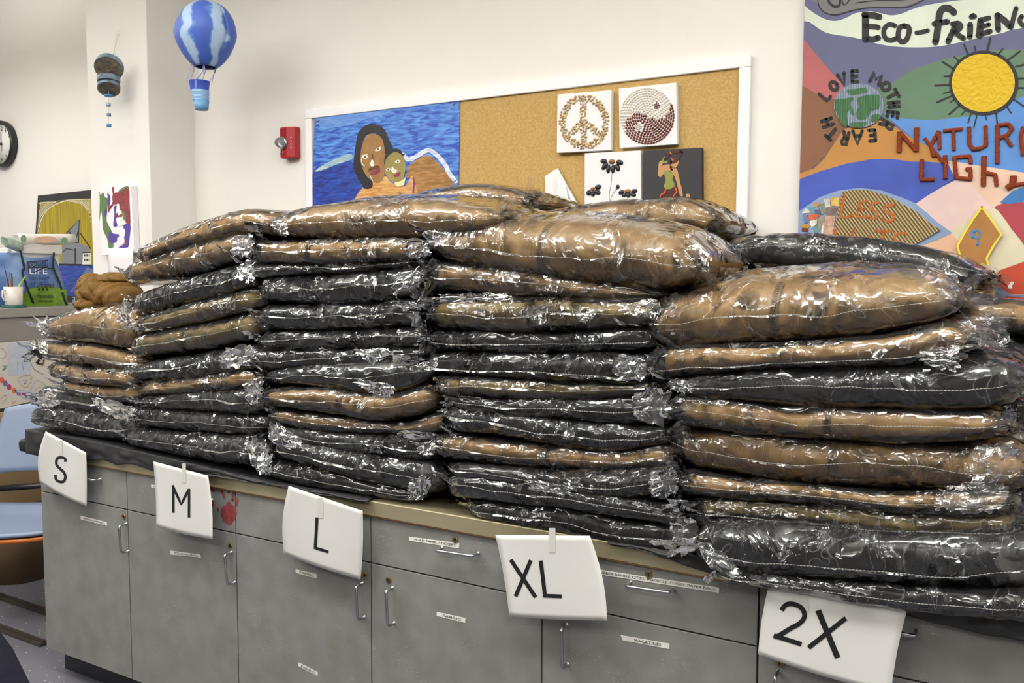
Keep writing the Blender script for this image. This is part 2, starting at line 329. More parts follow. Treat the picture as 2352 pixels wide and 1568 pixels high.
# ---------------------------------------------------------------- size signs
mpaper = mat('sign_paper', rgb(210, 209, 206), .7, var=.015, vscale=6); mtape = mat('clear_tape', rgb(206, 204, 199), .4)
def sign(word, quad, polys, lab, curl=(0, .012, .02), tapex=.45):
    """paper sheet hung from the counter edge; letters are given in photo pixels"""
    YS = -.066; tl, tr, br, bl = quad
    cxm = sum(p[0] for p in quad)/4; hx = max(p[0] for p in quad)-min(p[0] for p in quad); y0 = min(p[1] for p in quad); hy = max(p[1] for p in quad)-y0
    def surf(px, py, e=0):
        P = onY(px, py, YS); u = (px-cxm)/hx; v = (py-y0)/hy
        d = ray(px, py); k = curl[0]*u*2+curl[1]*(u*2)**2*v+curl[2]*.6*v*math.sin(v*1.7)+e
        return P - d*(k/d.y)
    t = thing('paper_sign', lab, 'sign', onY(cxm, y0+hy, YS), 'size signs taped along the counter edge')
    def bow(a, b, s, off):   # bowed side
        return lambda k: (a[0]+(b[0]-a[0])*k+off*math.sin(math.pi*k), a[1]+(b[1]-a[1])*k)
    lft = bow(tl, bl, 0, quadbow[word][0]); rgt = bow(tr, br, 0, quadbow[word][1])
    def fn(u, v):
        a = lft(v); b = rgt(v); sag = quadbow[word][2]*math.sin(math.pi*u)*v
        return surf(a[0]+(b[0]-a[0])*u, a[1]+(b[1]-a[1])*u+sag)
    o = MB().grid(fn, 18, 16).build('sheet', mpaper, t); s = o.modifiers.new('thick', 'SOLIDIFY'); s.thickness = .0004; s.offset = 0
    mb = MB()
    for p in polys:
        wd, pts = p
        pts2 = []
        for a, b in zip(pts, pts[1:]):
            nn = max(1, int(math.hypot(b[0]-a[0], b[1]-a[1])/9))
            pts2 += [(a[0]+(b[0]-a[0])*k/nn, a[1]+(b[1]-a[1])*k/nn) for k in range(nn)]
        pts2.append(pts[-1]); L, R = ribbon_px(pts2, wd); n = len(pts2)
        mb.add([surf(*q, .0012) for q in L]+[surf(*q, .0012) for q in R], [(i, i+1, n+i+1, n+i) for i in range(n-1)])
    mb.build('lettering', mink, t)
    a = (tl[0]*(1-tapex)+tr[0]*tapex, tl[1]*(1-tapex)+tr[1]*tapex); w_ = (tr[0]-tl[0])*.034; h = (bl[1]-tl[1])
    MB().grid(lambda u, v: surf(a[0]-w_+2*w_*u, a[1]+h*((-.09 if word in ('XL', 'M') else .02)+.30*v), .0011), 3, 8).build('tape', mtape, t)
quadbow = {'S': (-10, 1, 4), 'M': (2, 4, 3), 'L': (-8, 3, 3), 'XL': (3, 9, 2), '2X': (-4, -4, 6)}
sm_ = lambda p: smoothpoly(p, False, 5)
sign('S', [(105, 990), (198, 1039), (199, 1163), (91, 1107)], [(6, sm_([(150, 1060), (149, 1053), (140, 1050), (132, 1052), (129, 1060), (131, 1069), (139, 1077), (147, 1085), (150, 1095), (146, 1105), (137, 1106), (129, 1101), (127, 1090)]))],
     'white paper sign reading S at the left end of the counter', (0, -.02, .012), .38)
sign('M', [(352, 1059), (478, 1092), (488, 1238), (359, 1209)], [(5.6, [(398, 1177), (398, 1117)]), (5.6, [(396, 1114), (416, 1158), (433, 1124)]), (5.6, [(434, 1122), (434, 1188)])],
     'white paper sign reading M under the second stack', (0, .01, .012), .56)
sign('L', [(663, 1115), (833, 1173), (828, 1331), (652, 1272)], [(7, [(728, 1188), (724, 1260)]), (6.5, [(722, 1257), (754, 1267)])],
     'white paper sign reading L under the third stack', (0, -.015, .01), .43)
sign('XL', [(1138, 1228), (1355, 1230), (1395, 1425), (1170, 1416)],
     [(9, [(1173, 1285), (1230, 1371)]), (9, [(1219, 1286), (1184, 1369)]), (9, [(1242, 1287), (1252, 1371)]), (8.5, [(1250, 1367.5), (1290, 1369)])],
     'white paper sign reading XL under the fourth stack', (0, .012, .012), .6)
sign('2X', [(1768, 1333), (2083, 1402), (2046, 1592), (1741, 1502)],
     [(11, smoothpoly([(1795, 1401), (1806, 1388), (1824, 1387), (1842, 1397), (1848, 1414), (1838, 1430), (1815, 1443), (1789, 1459), (1778, 1462)], False, 4)), (10.5, [(1777, 1459), (1841, 1479)]),
      (13, [(1879, 1401), (1924, 1510)]), (11, [(1943, 1419), (1857, 1487)])],
     'large white paper sign reading 2X at the right end', (0, .01, .015), .25)
# ---------------------------------------------------------------- bagged jackets
def film_mat(name, haze, spec=1.0):
    M = bpy.data.materials.new(name); M.use_nodes = True; nt = M.node_tree; N = nt.nodes.new; L = nt.links.new
    for n in list(nt.nodes): nt.nodes.remove(n)
    out = N('ShaderNodeOutputMaterial'); tc = N('ShaderNodeTexCoord')
    wn = N('ShaderNodeTexNoise'); wn.inputs['Scale'].default_value = 9; wn.inputs['Detail'].default_value = 1; L(tc.outputs['Object'], wn.inputs['Vector'])
    wm = N('ShaderNodeVectorMath'); wm.operation = 'MULTIPLY_ADD'; wm.inputs[1].default_value = (.16, .16, .16); L(wn.outputs['Color'], wm.inputs[0]); L(tc.outputs['Object'], wm.inputs[2])
    def vor(scale, feat, st=(1, 1, 1)):
        mp = N('ShaderNodeMapping'); mp.inputs['Scale'].default_value = st; L(wm.outputs[0], mp.inputs['Vector'])
        v = N('ShaderNodeTexVoronoi'); v.feature = feat; v.inputs['Scale'].default_value = scale; L(mp.outputs[0], v.inputs['Vector']); return v.outputs['Distance']
    def ridge(scale, st):
        mp = N('ShaderNodeMapping'); mp.inputs['Scale'].default_value = st; mp.inputs['Rotation'].default_value = (0, .5, 0); L(wm.outputs[0], mp.inputs['Vector'])
        n = N('ShaderNodeTexNoise'); n.inputs['Scale'].default_value = scale; n.inputs['Detail'].default_value = 1.5; n.inputs['Distortion'].default_value = 0; L(mp.outputs[0], n.inputs['Vector'])
        a = N('ShaderNodeMath'); a.operation = 'SUBTRACT'; a.inputs[1].default_value = .5; L(n.outputs['Fac'], a.inputs[0])
        b = N('ShaderNodeMath'); b.operation = 'ABSOLUTE'; L(a.outputs[0], b.inputs[0]); return b.outputs[0]
    def ma(a, k, b):
        m_ = N('ShaderNodeMath'); m_.operation = 'MULTIPLY_ADD'; L(a, m_.inputs[0]); m_.inputs[1].default_value = k
        if b is None: m_.inputs[2].default_value = 0
        else: L(b, m_.inputs[2])
        return m_.outputs[0]
    # patches where the film is taut and smooth against patches where it is crumpled
    pn = N('ShaderNodeTexNoise'); pn.inputs['Scale'].default_value = 7; pn.inputs['Detail'].default_value = 1; L(tc.outputs['Object'], pn.inputs['Vector'])
    pr = N('ShaderNodeMapRange'); pr.inputs[1].default_value = .40; pr.inputs[2].default_value = .60; pr.inputs[3].default_value = .12; pr.inputs[4].default_value = 1.0; L(pn.outputs['Fac'], pr.inputs[0])
    rd = ridge(15, (1.5, 1, .6))
    h = ma(rd, -1.3, None)
    hm = N('ShaderNodeMath'); hm.operation = 'MULTIPLY'; L(h, hm.inputs[0]); L(pr.outputs[0], hm.inputs[1])
    b0 = N('ShaderNodeBump'); b0.inputs['Strength'].default_value = .9; b0.inputs['Distance'].default_value = .012; L(hm.outputs[0], b0.inputs['Height'])
    # creased film: flat facets, each tipped its own way
    def facet(scale, st, rot, k):
        mp = N('ShaderNodeMapping'); mp.inputs['Scale'].default_value = st; mp.inputs['Rotation'].default_value = rot; L(wm.outputs[0], mp.inputs['Vector'])
        v = N('ShaderNodeTexVoronoi'); v.inputs['Scale'].default_value = scale; L(mp.outputs[0], v.inputs['Vector'])
        c = N('ShaderNodeVectorMath'); c.operation = 'SUBTRACT'; L(v.outputs['Color'], c.inputs[0]); c.inputs[1].default_value = (.5, .5, .5)
        q = N('ShaderNodeVectorMath'); q.operation = 'SCALE'; L(c.outputs[0], q.inputs[0]); kk = N('ShaderNodeMath'); kk.operation = 'MULTIPLY'; L(pr.outputs[0], kk.inputs[0]); kk.inputs[1].default_value = k
        L(kk.outputs[0], q.inputs['Scale']); return q.outputs[0]
    acc = b0.outputs[0]
    for args in ((8, (1, 1, 2.2), (0, .5, 0), .62), (21, (2.4, 1, .8), (0, -.5, .3), .7), (24, (.6, 1, 2.6), (0, .2, .2), .4)):
        ad = N('ShaderNodeVectorMath'); ad.operation = 'ADD'; L(acc, ad.inputs[0]); L(facet(*args), ad.inputs[1]); acc = ad.outputs[0]
    bp = N('ShaderNodeVectorMath'); bp.operation = 'NORMALIZE'; L(acc, bp.inputs[0])
    fr = N('ShaderNodeFresnel'); fr.inputs['IOR'].default_value = 1.52; L(bp.outputs[0], fr.inputs['Normal'])
    f2 = N('ShaderNodeMath'); f2.operation = 'MULTIPLY_ADD'; f2.use_clamp = True; f2.inputs[1].default_value = 1.35*spec; f2.inputs[2].default_value = 0; L(fr.outputs[0], f2.inputs[0])
    gl = N('ShaderNodeBsdfGlossy'); gl.inputs['Roughness'].default_value = .09; gl.inputs['Color'].default_value = (1, 1, 1, 1); L(bp.outputs[0], gl.inputs['Normal'])
    tr = N('ShaderNodeBsdfTransparent'); tr.inputs['Color'].default_value = (.975, .975, .975, 1)
    df = N('ShaderNodeBsdfDiffuse'); df.inputs['Color'].default_value = (.86, .86, .87, 1); L(bp.outputs[0], df.inputs['Normal'])
    # creases scatter light: milky lines along sharp ridges
    cr = N('ShaderNodeMapRange'); cr.inputs[1].default_value = .008; cr.inputs[2].default_value = 0; cr.inputs[3].default_value = haze; cr.inputs[4].default_value = haze+.13; L(rd, cr.inputs[0])
    m1 = N('ShaderNodeMixShader'); L(cr.outputs[0], m1.inputs[0]); L(tr.outputs[0], m1.inputs[1]); L(df.outputs[0], m1.inputs[2])
    m2 = N('ShaderNodeMixShader'); L(f2.outputs[0], m2.inputs[0]); L(m1.outputs[0], m2.inputs[1]); L(gl.outputs[0], m2.inputs[2])
    L(m2.outputs[0], out.inputs['Surface']); return M
mfilm = film_mat('clear_plastic_film', .018); mtuft = film_mat('crumpled_plastic_film', .12, 1.1); mflap = film_mat('loose_plastic_film', .06, .65)
def cloth_mat(name, c, c2, rough=.42, spec=.4):
    M = mat(name, c, rough, var=.1, vscale=5, col2=c2, spec=spec); nt = M.node_tree; b = nt.nodes['Principled BSDF']; N = nt.nodes.new; L = nt.links.new
    tc = N('ShaderNodeTexCoord'); mp = N('ShaderNodeMapping'); mp.inputs['Scale'].default_value = (2.2, 1, .6); L(tc.outputs['Object'], mp.inputs[0])
    n = N('ShaderNodeTexNoise'); n.inputs['Scale'].default_value = 14; n.inputs['Detail'].default_value = 6; n.inputs['Distortion'].default_value = .8; L(mp.outputs[0], n.inputs['Vector'])
    bp = N('ShaderNodeBump'); bp.inputs['Strength'].default_value = .38; bp.inputs['Distance'].default_value = .02; L(n.outputs['Fac'], bp.inputs['Height']); L(bp.outputs[0], b.inputs['Normal']); return M
JM = {'K': cloth_mat('black_nylon', rgb(13, 13, 15), rgb(26, 26, 29)), 'C': cloth_mat('coyote_nylon', rgb(141, 108, 62), rgb(162, 131, 84)),
      'O': cloth_mat('olive_nylon', rgb(118, 99, 54), rgb(136, 116, 68)), 'D': cloth_mat('charcoal_nylon', rgb(26, 23, 23), rgb(40, 35, 35))}
mseam = mat('bag_weld', rgb(200, 200, 196), .35)
def seam_mat():
    M = mat('dotted_weld', rgb(168, 168, 160), .45); nt = M.node_tree; b = nt.nodes['Principled BSDF']; N = nt.nodes.new; L = nt.links.new
    tc = N('ShaderNodeTexCoord'); wv = N('ShaderNodeTexWave'); wv.inputs['Scale'].default_value = 48; L(tc.outputs['Object'], wv.inputs['Vector'])
    mr = N('ShaderNodeMapRange'); mr.inputs[1].default_value = .3; mr.inputs[2].default_value = .6; mr.inputs[3].default_value = .22; mr.inputs[4].default_value = .85; L(wv.outputs['Fac'], mr.inputs[0]); L(mr.outputs[0], b.inputs['Alpha']); return M
mseam = seam_mat()
mzip = {'C': mat('coyote_zip', rgb(112, 86, 50), .6), 'O': mat('olive_zip', rgb(98, 84, 50), .6), 'K': mat('black_zip', rgb(20, 20, 22), .5), 'D': mat('charcoal_zip', rgb(34, 30, 30), .5)}
def nz(x, y, z): return noise.noise(Vector((x, y, z)))
def rdg(x, y, z): return 1-abs(noise.noise(Vector((x, y, z))))*2
BAGN = [0]
def catm(xs, ys, x):
    if x <= xs[0]: return ys[0]
    if x >= xs[-1]: return ys[-1]
    n = len(xs)
    for i in range(n-1):
        if x <= xs[i+1]:
            t = (x-xs[i])/(xs[i+1]-xs[i]); h = xs[i+1]-xs[i]
            def sl(j):
                if j == 0: return (ys[1]-ys[0])/(xs[1]-xs[0])
                if j == n-1: return (ys[-1]-ys[-2])/(xs[-1]-xs[-2])
                return (ys[j+1]-ys[j-1])/(xs[j+1]-xs[j-1])
            m0, m1 = sl(i)*h, sl(i+1)*h; t2 = t*t; t3 = t2*t
            return ys[i]*(2*t3-3*t2+1)+m0*(t3-2*t2+t)+ys[i+1]*(-2*t3+3*t2)+m1*(t3-t2)
def bag(lab, col, pts, yf=-.035, depth=.44, dome=0, zip_=None, ends='lr', rough=1.0, group=None, tilt=0, seamv=.5, slant=0, cz=None, fin=1.0, floor=None):
    """one folded jacket in its clear bag. pts = (px, py top, py bottom) along its front edge; yf = front plane"""
    BAGN[0] += 1; sd = BAGN[0]*7.31; rn = random.Random(BAGN[0]); yf += rn.uniform(-.012, .012); slant = slant or rn.uniform(-.03, .03)
    T = [onY(a, b, yf+.02) for a, b, c in pts]; B = [onY(a, c, yf+.02) for a, b, c in pts]
    xs = [(p.x+q.x)/2 for p, q in zip(T, B)]; zt = [p.z for p in T]; zb = [p.z for p in B]
    X0, X1 = xs[0], xs[-1]; Wd = X1-X0
    hm = sum(a-b for a, b in zip(zt, zb))/len(zt)/2
    def prof(X):
        a = catm(xs, zt, X); b = catm(xs, zb, X); return (a+b)/2, max((a-b)/2, .006)
    def path(v, h, Rf):
        # closed loop: back-bottom (v=0) -> front -> back-top (v=.88) -> back (v=1)
        if v < .14: t = v/.14; return depth*(1-t)+Rf*t, -h
        if v < .60:
            a = -math.pi/2+math.pi*(v-.14)/.46; s = math.sin(a); c = math.cos(a)
            sg = 1 if s >= 0 else -1
            return Rf*(1-abs(c)**.85), h*sg*abs(s)**.88
        if v < .90: t = (v-.60)/.30; return Rf*(1-t)+depth*t, h
        t = (v-.90)/.10; a = math.pi/2+math.pi*t; return depth-.9*h*math.cos(a), h*math.sin(a)
    def surf(X, v, ex, off, film):
        # ex = end factor in 0..1 measured from the silhouette's end
        Xc = min(max(X, X0), X1); c, h = prof(Xc)
        endr = max(.036, h*.62)+(.005 if film else 0)
        q0 = .010 if not film else 0
        dl = (X-(X0-ex)-q0)/(endr+ex*1.6); dr = ((X1+ex)-X-q0)/(endr+ex*1.6)
        e = 1.0
        for d in (dl, dr):
            if d < 1: e *= max(0.0, 1-(1-max(d, 0))**(2.2 if not film else 2.0))**.5
        Rf = min(max(h*1.15, .02), .075)
        y, z = path(v, h, Rf); topness = max(0, z/h)
        z = z*(.985*e if not film else e*.99)+c + dome*e*topness*math.sin(math.pi*min(1, max(0, y/depth)))*(.2+.8*math.sin(math.pi*min(1, max(0, (Xc-X0)/Wd)))**.55)
        y = y + (1-e)*(.03 if not film else .02)*(1-1.6*min(1, max(0, (v-.58)/.34)))
        # plan rounding of front corners
        for d in (dl, dr):
            if d < 1: y += .035*(1-max(d, 0))**2*max(0, 1-1.6*max(0, y)/depth)
        z += .004*nz(X*7, sd, 1)
        if floor is not None and yf+y > -.05:
            fz = floor+.003+(.003 if not film else 0)
            if z < fz: z = fz+.06*(z-fz)
        P = Vector((X, yf+y+slant*(X-X0), z + tilt*y))
        return P, e, h, Rf
    def norm(v, h, Rf):
        a = path(max(v-.01, 0), h, Rf); b = path(min(v+.01, 1), h, Rf); d = Vector((0, b[0]-a[0], b[1]-a[1])); d.normalize(); return Vector((0, -d.z, d.y)) if True else d
    # v samples concentrated on the front fold
    def vmap(t): return t
    J = MB(); nu = max(24, int(Wd/.012)); nv = 40; ph = rn.random()*9
    def jf(u, v):
        X = X0+.010+(Wd-.020)*u; P, e, h, Rf = surf(X, v, 0, 0, False); n = norm(v, h, Rf)
        k = min(.006, h*.2)*nz(X*9+sd, v*5, sd)+min(.004, h*.1)*nz(X*26+sd, v*9, sd+4)
        cr = math.sin(X*38+ph+2.2*nz(X*6, v*1.2, sd)); k -= .0035*max(0, cr)**10*min(1, h/.03)   # stitched channels
        g = rdg(X*16+v*4, v*3+X*7, sd); k += .0035*max(0, g-.45)*2
        return P+n*(k-.008)*e-n*.002
    FM = MB(); nu2 = max(40, int(Wd/.0062)); nv2 = 62; exl = rn.uniform(.008, .022); exr = rn.uniform(.010, .026)
    def ff(u, v):
        ex = exl if u < .5 else exr
        X = X0-exl+(Wd+exl+exr)*u
        Xc = min(max(X, X0), X1); c, h0 = prof(Xc)
        P, e, h, Rf = surf(X, v, ex, 0, True); n = norm(v, h, Rf)
        loose = .25+.75*max(0, nz(X*5+sd, v*3, 3+sd)*1.6+.35)
        endk = max(0, 1-min(u, 1-u)/.09)
        loose = min(1.5, loose+endk)*rough
        g = rdg(X*13+v*6+sd, v*5.5-X*5, sd)*.5+rdg(X*31-v*5, v*13+X*8, sd+9)*.32+rdg(X*68+v*9, v*24-X*20, sd+5)*.18
        k = .0012+.0085*max(0, g-.15)*loose*min(1, .35+h/.03)
        dz = .007*endk*nz(X*40, v*6, sd+2)
        P = P+n*k+Vector((0, -.004*endk*abs(nz(X*50, v*8, sd)), dz)); return P
    ctr = Vector(((X0+X1)/2, yf+depth/2, sum(zb)/len(zb)))
    t = thing('bagged_jacket', lab, 'jacket', ctr, group)
    J.grid(jf, nu, nv); k0 = 0
    # caps
    J.add([J.v[i] for i in range(nv)], [tuple(range(nv))]); J.add([J.v[(nu-1)*nv+i] for i in range(nv)], [tuple(range(nv-1, -1, -1))])
    J.build('folded_jacket', JM[col], t)
    FM.grid(ff, nu2, nv2); fo = FM.build('plastic_bag', mfilm, t)
    # welded seam along the front, with the narrow fin of film outside it
    S = []; ns = max(30, int(Wd/.012)); S2 = []
    for i in range(ns+1):
        X = X0-exl*.6+(Wd+exl*.6+exr*.6)*i/ns; vv = .37+(seamv-.5)*.35+.035*nz(X*4, 1, sd)+.012*nz(X*17, 2, sd)
        P, e, h, Rf = surf(X, vv, exl, 0, True); n = norm(vv, h, Rf); q = n*(.0075*(.5+.5*e)); S.append(P+q)
        wl = (.0008+.010*max(0, nz(X*6, 7, sd)-.10)+.0012*nz(X*30, 3, sd))*fin
        S2.append(P+q+n*wl*.55+Vector((0, 0, -wl*.9+.004*nz(X*22, 5, sd))))
    MB().tube(S, .00075, 5).build('seam', mseam, t)
    fb = MB(); n_ = len(S); fb.add(S+S2, [(i, i+1, n_+i+1, n_+i) for i in range(n_-1)], 0, True)
    # loose tufts of film at the bag ends
    def tuft(X, side, zc, yb, ln, spread, lift):
        nu_, nv_ = 14, 11; s_ = rn.random()*50; ang = rn.uniform(-.5, .5)+lift
        def tf(u, v):
            w_ = (v-.5); r = u*ln*(1+.35*nz(v*5, s_, 0)); wid = spread*(.35+u*.9)
            fold = .35*nz(v*9, u*2, s_)+.25*nz(v*20, u*3, s_)
            return Vector((X+side*(r*math.cos(ang)-.006)+.006*nz(v*8, u*4, s_+3), yb-wid*w_*.9-r*.25+.022*fold*(.3+u), zc+r*math.sin(ang)+wid*w_*.55+.016*fold*(.4+u)))
        fb.grid(tf, nu_, nv_, 1)
    for sd_ in ends:
        side = -1 if sd_.lower() == 'l' else 1; X = X0+.006 if side < 0 else X1-.006; c, h = prof(X); nn = 3 if sd_.isupper() else 2
        for q in range(nn):
            tuft(X+side*rn.uniform(-.01, .008), side, c+rn.uniform(-.5, .5)*h, yf+rn.uniform(.015, .07), rn.uniform(.026, .05)*(1.7 if sd_.isupper() else 1), rn.uniform(.04, .07)*(1.6 if sd_.isupper() else 1), rn.uniform(-.5, .3))
    fb.build('loose_film', [mfilm, mtuft], t)
    if zip_:
        z_ = MB(); Xz = X0+Wd*zip_
        z_.grid(lambda u, v: (lambda r: r[0]+norm(.16+.44*v, r[2], r[3])*(-.0062+.0022*math.sin(math.pi*u)))(surf(Xz+.016*(u-.5), .16+.44*v, 0, 0, False)), 5, 40)
        for k in range(26):
            vv = .17+.42*k/25; P, e, h, Rf = surf(Xz, vv, 0, 0, False); n = norm(vv, h, Rf); P = P-n*.0032
            z_.box(P+Vector((-.0035, -.0012, -.0009)), P+Vector((.0035, .0012, .0009)))
        z_.build('zipper', mzip[col], t)
    return t
CN = {'K': 'black', 'C': 'tan', 'O': 'olive tan', 'D': 'charcoal'}
ORD = ['bottom', 'second', 'third', 'fourth', 'fifth', 'sixth', 'seventh', 'eighth', 'ninth', 'tenth', 'eleventh', 'twelfth', 'thirteenth']
BG = {}
STACKS = {
 'S': ('S sign stack at far left', [
   ('K', [(74, 936, 972), (180, 943, 1002), (315, 962, 1018)], {'ends': 'l'}),
   ('K', [(90, 890, 935), (200, 900, 952), (322, 925, 965)], {'ends': 'L', 'rough': 1.3}),
   ('C', [(138, 874, 890), (230, 884, 918), (318, 885, 923)], {'ends': 'l'}),
   ('C', [(113, 832, 865), (200, 843, 880), (310, 853, 888)], {'ends': 'l'}),
   ('C', [(92, 783, 824), (200, 790, 845), (316, 812, 858)], {'ends': 'L'}),
   ('C', [(98, 738, 775), (190, 708, 788), (306, 715, 808)], {'ends': 'L', 'dome': .02}),
 ]),
 'M': ('M sign stack', [
   ('K', [(290, 982, 1018), (450, 993, 1050), (618, 1004, 1072)], {'ends': 'lR'}),
   ('D', [(312, 933, 975), (450, 942, 993), (612, 958, 1002)], {'ends': 'lr', 'seamv': .45}),
   ('K', [(322, 913, 932), (450, 896, 942), (606, 885, 956)], {'ends': 'lR'}),
   ('C', [(322, 876, 914), (450, 864, 900), (592, 848, 888)], {}),
   ('K', [(284, 842, 868), (430, 815, 870), (598, 790, 845)], {'seamv': .5}),
   ('O', [(302, 774, 822), (450, 742, 806), (592, 712, 776)], {'zip_': .45}),
   ('O', [(318, 732, 762), (450, 692, 742), (590, 657, 708)], {'zip_': .55}),
   ('K', [(302, 676, 724), (450, 632, 695), (588, 592, 652)], {'ends': 'lR'}),
   ('C', [(288, 614, 655), (430, 556, 634), (583, 530, 592)], {'ends': 'lR'}),
   ('C', [(318, 572, 600), (450, 515, 562), (560, 484, 536), (632, 487, 542)], {'ends': 'lr', 'dome': .01}),
 ]),
 'L': ('L sign stack', [
   ('K', [(592, 1048, 1085), (700, 1068, 1115), (830, 1100, 1134), (950, 1130, 1150)], {'ends': 'L'}),
   ('K', [(632, 1008, 1042), (720, 1020, 1070), (840, 1038, 1108), (1000, 1068, 1140)], {'ends': 'R'}),
   ('D', [(615, 975, 1008), (790, 992, 1037), (995, 998, 1060)], {'ends': 'Lr'}),
   ('C', [(618, 937, 972), (790, 957, 991), (920, 972, 995), (1020, 940, 995)], {'ends': 'lR'}),
   ('C', [(600, 896, 925), (740, 890, 946), (880, 905, 968), (985, 882, 952)], {'ends': 'l', 'zip_': .5}),
   ('K', [(612, 852, 877), (750, 836, 888), (900, 822, 905), (985, 828, 876)], {'ends': 'lr'}),
   ('K', [(574, 799, 846), (720, 797, 850), (900, 795, 830), (985, 798, 816)], {'ends': 'lr'}),
   ('K', [(597, 764, 799), (780, 758, 797), (985, 750, 796)], {}),
   ('K', [(590, 706, 750), (780, 695, 760), (982, 678, 743)], {'ends': 'lR'}),
   ('D', [(597, 638, 688), (780, 624, 700), (978, 605, 676)], {'ends': 'lR'}),
   ('K', [(577, 606, 640), (780, 603, 626), (975, 591, 609)], {'ends': 'L'}),
   ('C', [(582, 556, 603), (780, 548, 605), (985, 554, 591)], {'ends': 'lR', 'zip_': .36}),
   ('C', [(622, 508, 532), (720, 478, 549), (850, 466, 551), (1030, 470, 548), (1140, 484, 515)], {'ends': 'LR', 'dome': .035, 'depth': .48}),
 ]),
 'XL': ('XL sign stack', [
   ('K', [(1078, 1150, 1182), (1283, 1162, 1220), (1450, 1183, 1258), (1590, 1203, 1264)], {'ends': 'lR'}),
   ('K', [(1028, 1080, 1140), (1200, 1097, 1155), (1400, 1135, 1178), (1575, 1165, 1200)], {'ends': 'lR', 'seamv': .5}),
   ('D', [(1032, 1062, 1085), (1250, 1078, 1120), (1400, 1082, 1141), (1550, 1070, 1132)], {'ends': 'R'}),
   ('C', [(997, 996, 1043), (1220, 1017, 1075), (1400, 1034, 1081), (1548, 1025, 1077)], {'ends': 'LR', 'zip_': .5}),
   ('K', [(1025, 930, 985), (1224, 950, 1012), (1400, 974, 1034), (1535, 985, 1022)], {'ends': 'lR'}),
   ('K', [(1040, 910, 935), (1224, 914, 955), (1440, 908, 978), (1542, 902, 976)], {'ends': 'lR'}),
   ('O', [(1004, 864, 906), (1200, 869, 917), (1430, 881, 908), (1500, 880, 901)], {'ends': 'lr', 'zip_': .48}),
   ('K', [(982, 817, 846), (1060, 808, 860), (1300, 809, 873), (1490, 812, 881)], {'ends': 'LR', 'seamv': .35}),
   ('K', [(984, 762, 800), (1250, 762, 808), (1400, 752, 806), (1500, 749, 803)], {'ends': 'lR', 'seamv': .42}),
   ('O', [(980, 690, 752), (1180, 679, 765), (1350, 685, 757), (1508, 690, 747)], {'ends': 'LR', 'zip_': .5, 'fin': 1.5}),
   ('C', [(985, 594, 662), (1150, 612, 678), (1350, 643, 688), (1500, 664, 690)], {'ends': 'L', 'zip_': .48}),
   ('C', [(985, 534, 568), (1065, 522, 609), (1275, 524, 641), (1500, 540, 669), (1585, 560, 655)], {'ends': 'LR', 'dome': .05, 'zip_': .48, 'depth': .46}),
 ]),
 '2X': ('2X sign stack at right', [
   ('K', [(1640, 1296, 1330), (1900, 1330, 1364), (2150, 1340, 1403), (2440, 1345, 1432)], {'ends': 'l'}),
   ('K', [(1600, 1202, 1300), (1800, 1206, 1335), (2080, 1228, 1346), (2440, 1222, 1365)], {'ends': 'L', 'seamv': .42}),
   ('O', [(1588, 1140, 1192), (1800, 1150, 1199), (2080, 1173, 1229), (2350, 1180, 1228)], {'ends': 'L', 'zip_': .44, 'seamv': .4}),
   ('C', [(1553, 1080, 1132), (1717, 1100, 1143), (1950, 1123, 1159), (2200, 1130, 1183), (2330, 1130, 1182)], {'ends': 'lr', 'zip_': .52}),
   ('C', [(1542, 978, 1057), (1700, 987, 1096), (1950, 1008, 1120), (2200, 1020, 1127), (2370, 1040, 1127)], {'ends': 'lR', 'zip_': .5}),
   ('C', [(1537, 900, 967), (1750, 926, 994), (2050, 938, 1018), (2308, 942, 1002)], {'ends': 'lr', 'zip_': .52}),
   ('K', [(1532, 870, 897), (1780, 846, 930), (2100, 832, 941), (2330, 820, 932)], {'ends': 'LR'}),
   ('C', [(1503, 797, 872), (1760, 789, 846), (2000, 770, 839), (2170, 740, 822), (2238, 748, 802)], {'ends': 'lR', 'seamv': .3}),
   ('C', [(1482, 716, 776), (1570, 680, 799), (1800, 668, 788), (2030, 655, 767), (2185, 655, 727)], {'ends': 'LR', 'dome': .055, 'zip_': .47, 'depth': .44}),
 ]),
}
for key, (where, rows) in STACKS.items():
    n = len(rows); base = 'TOP'
    for i, (col, pts, kw) in enumerate(rows):
        if i < 2: kw['floor'] = TOP
        if key == '2X' and i < 2: kw['yf'] = -.085
        pos = 'topmost' if i == n-1 else ('bottom' if i == 0 else ORD[i]+' from bottom')
        lab = '%s jacket in clear plastic, %s of the %s' % (CN[col], pos, where)
        BG[(key, i)] = bag(lab, col, pts, group='bagged jackets stacked over the %s sign' % key, **kw)
# jackets of the back row, against the wall
bag('tan jacket in clear plastic lying behind the top of the L stack, under the painting', 'C', [(945, 448, 478), (1080, 424, 478), (1200, 440, 482)], yf=.42, depth=.38, ends='lR', dome=.01, group='bagged jackets in the back row')
bag('tan jacket in clear plastic behind the XL stack, below the flower canvas', 'C', [(1215, 492, 540), (1400, 468, 540), (1560, 460, 540), (1640, 482, 535)], yf=.44, depth=.38, ends='LR', dome=.02, group='bagged jackets in the back row')
bag('black jacket in clear plastic behind the 2X stack, in front of the mural', 'K', [(1668, 548, 606), (1800, 535, 618), (2000, 552, 638), (2150, 575, 655), (2262, 607, 668)], yf=.42, depth=.40, ends='LR', group='bagged jackets in the back row', seamv=.6, dome=.005)
bag('tan jacket edge in clear plastic beneath the black one of the back row', 'C', [(1600, 636, 668), (1700, 634, 690), (1900, 640, 720), (2120, 660, 740), (2262, 676, 745)], yf=.42, depth=.40, ends='Lr', group='bagged jackets in the back row')
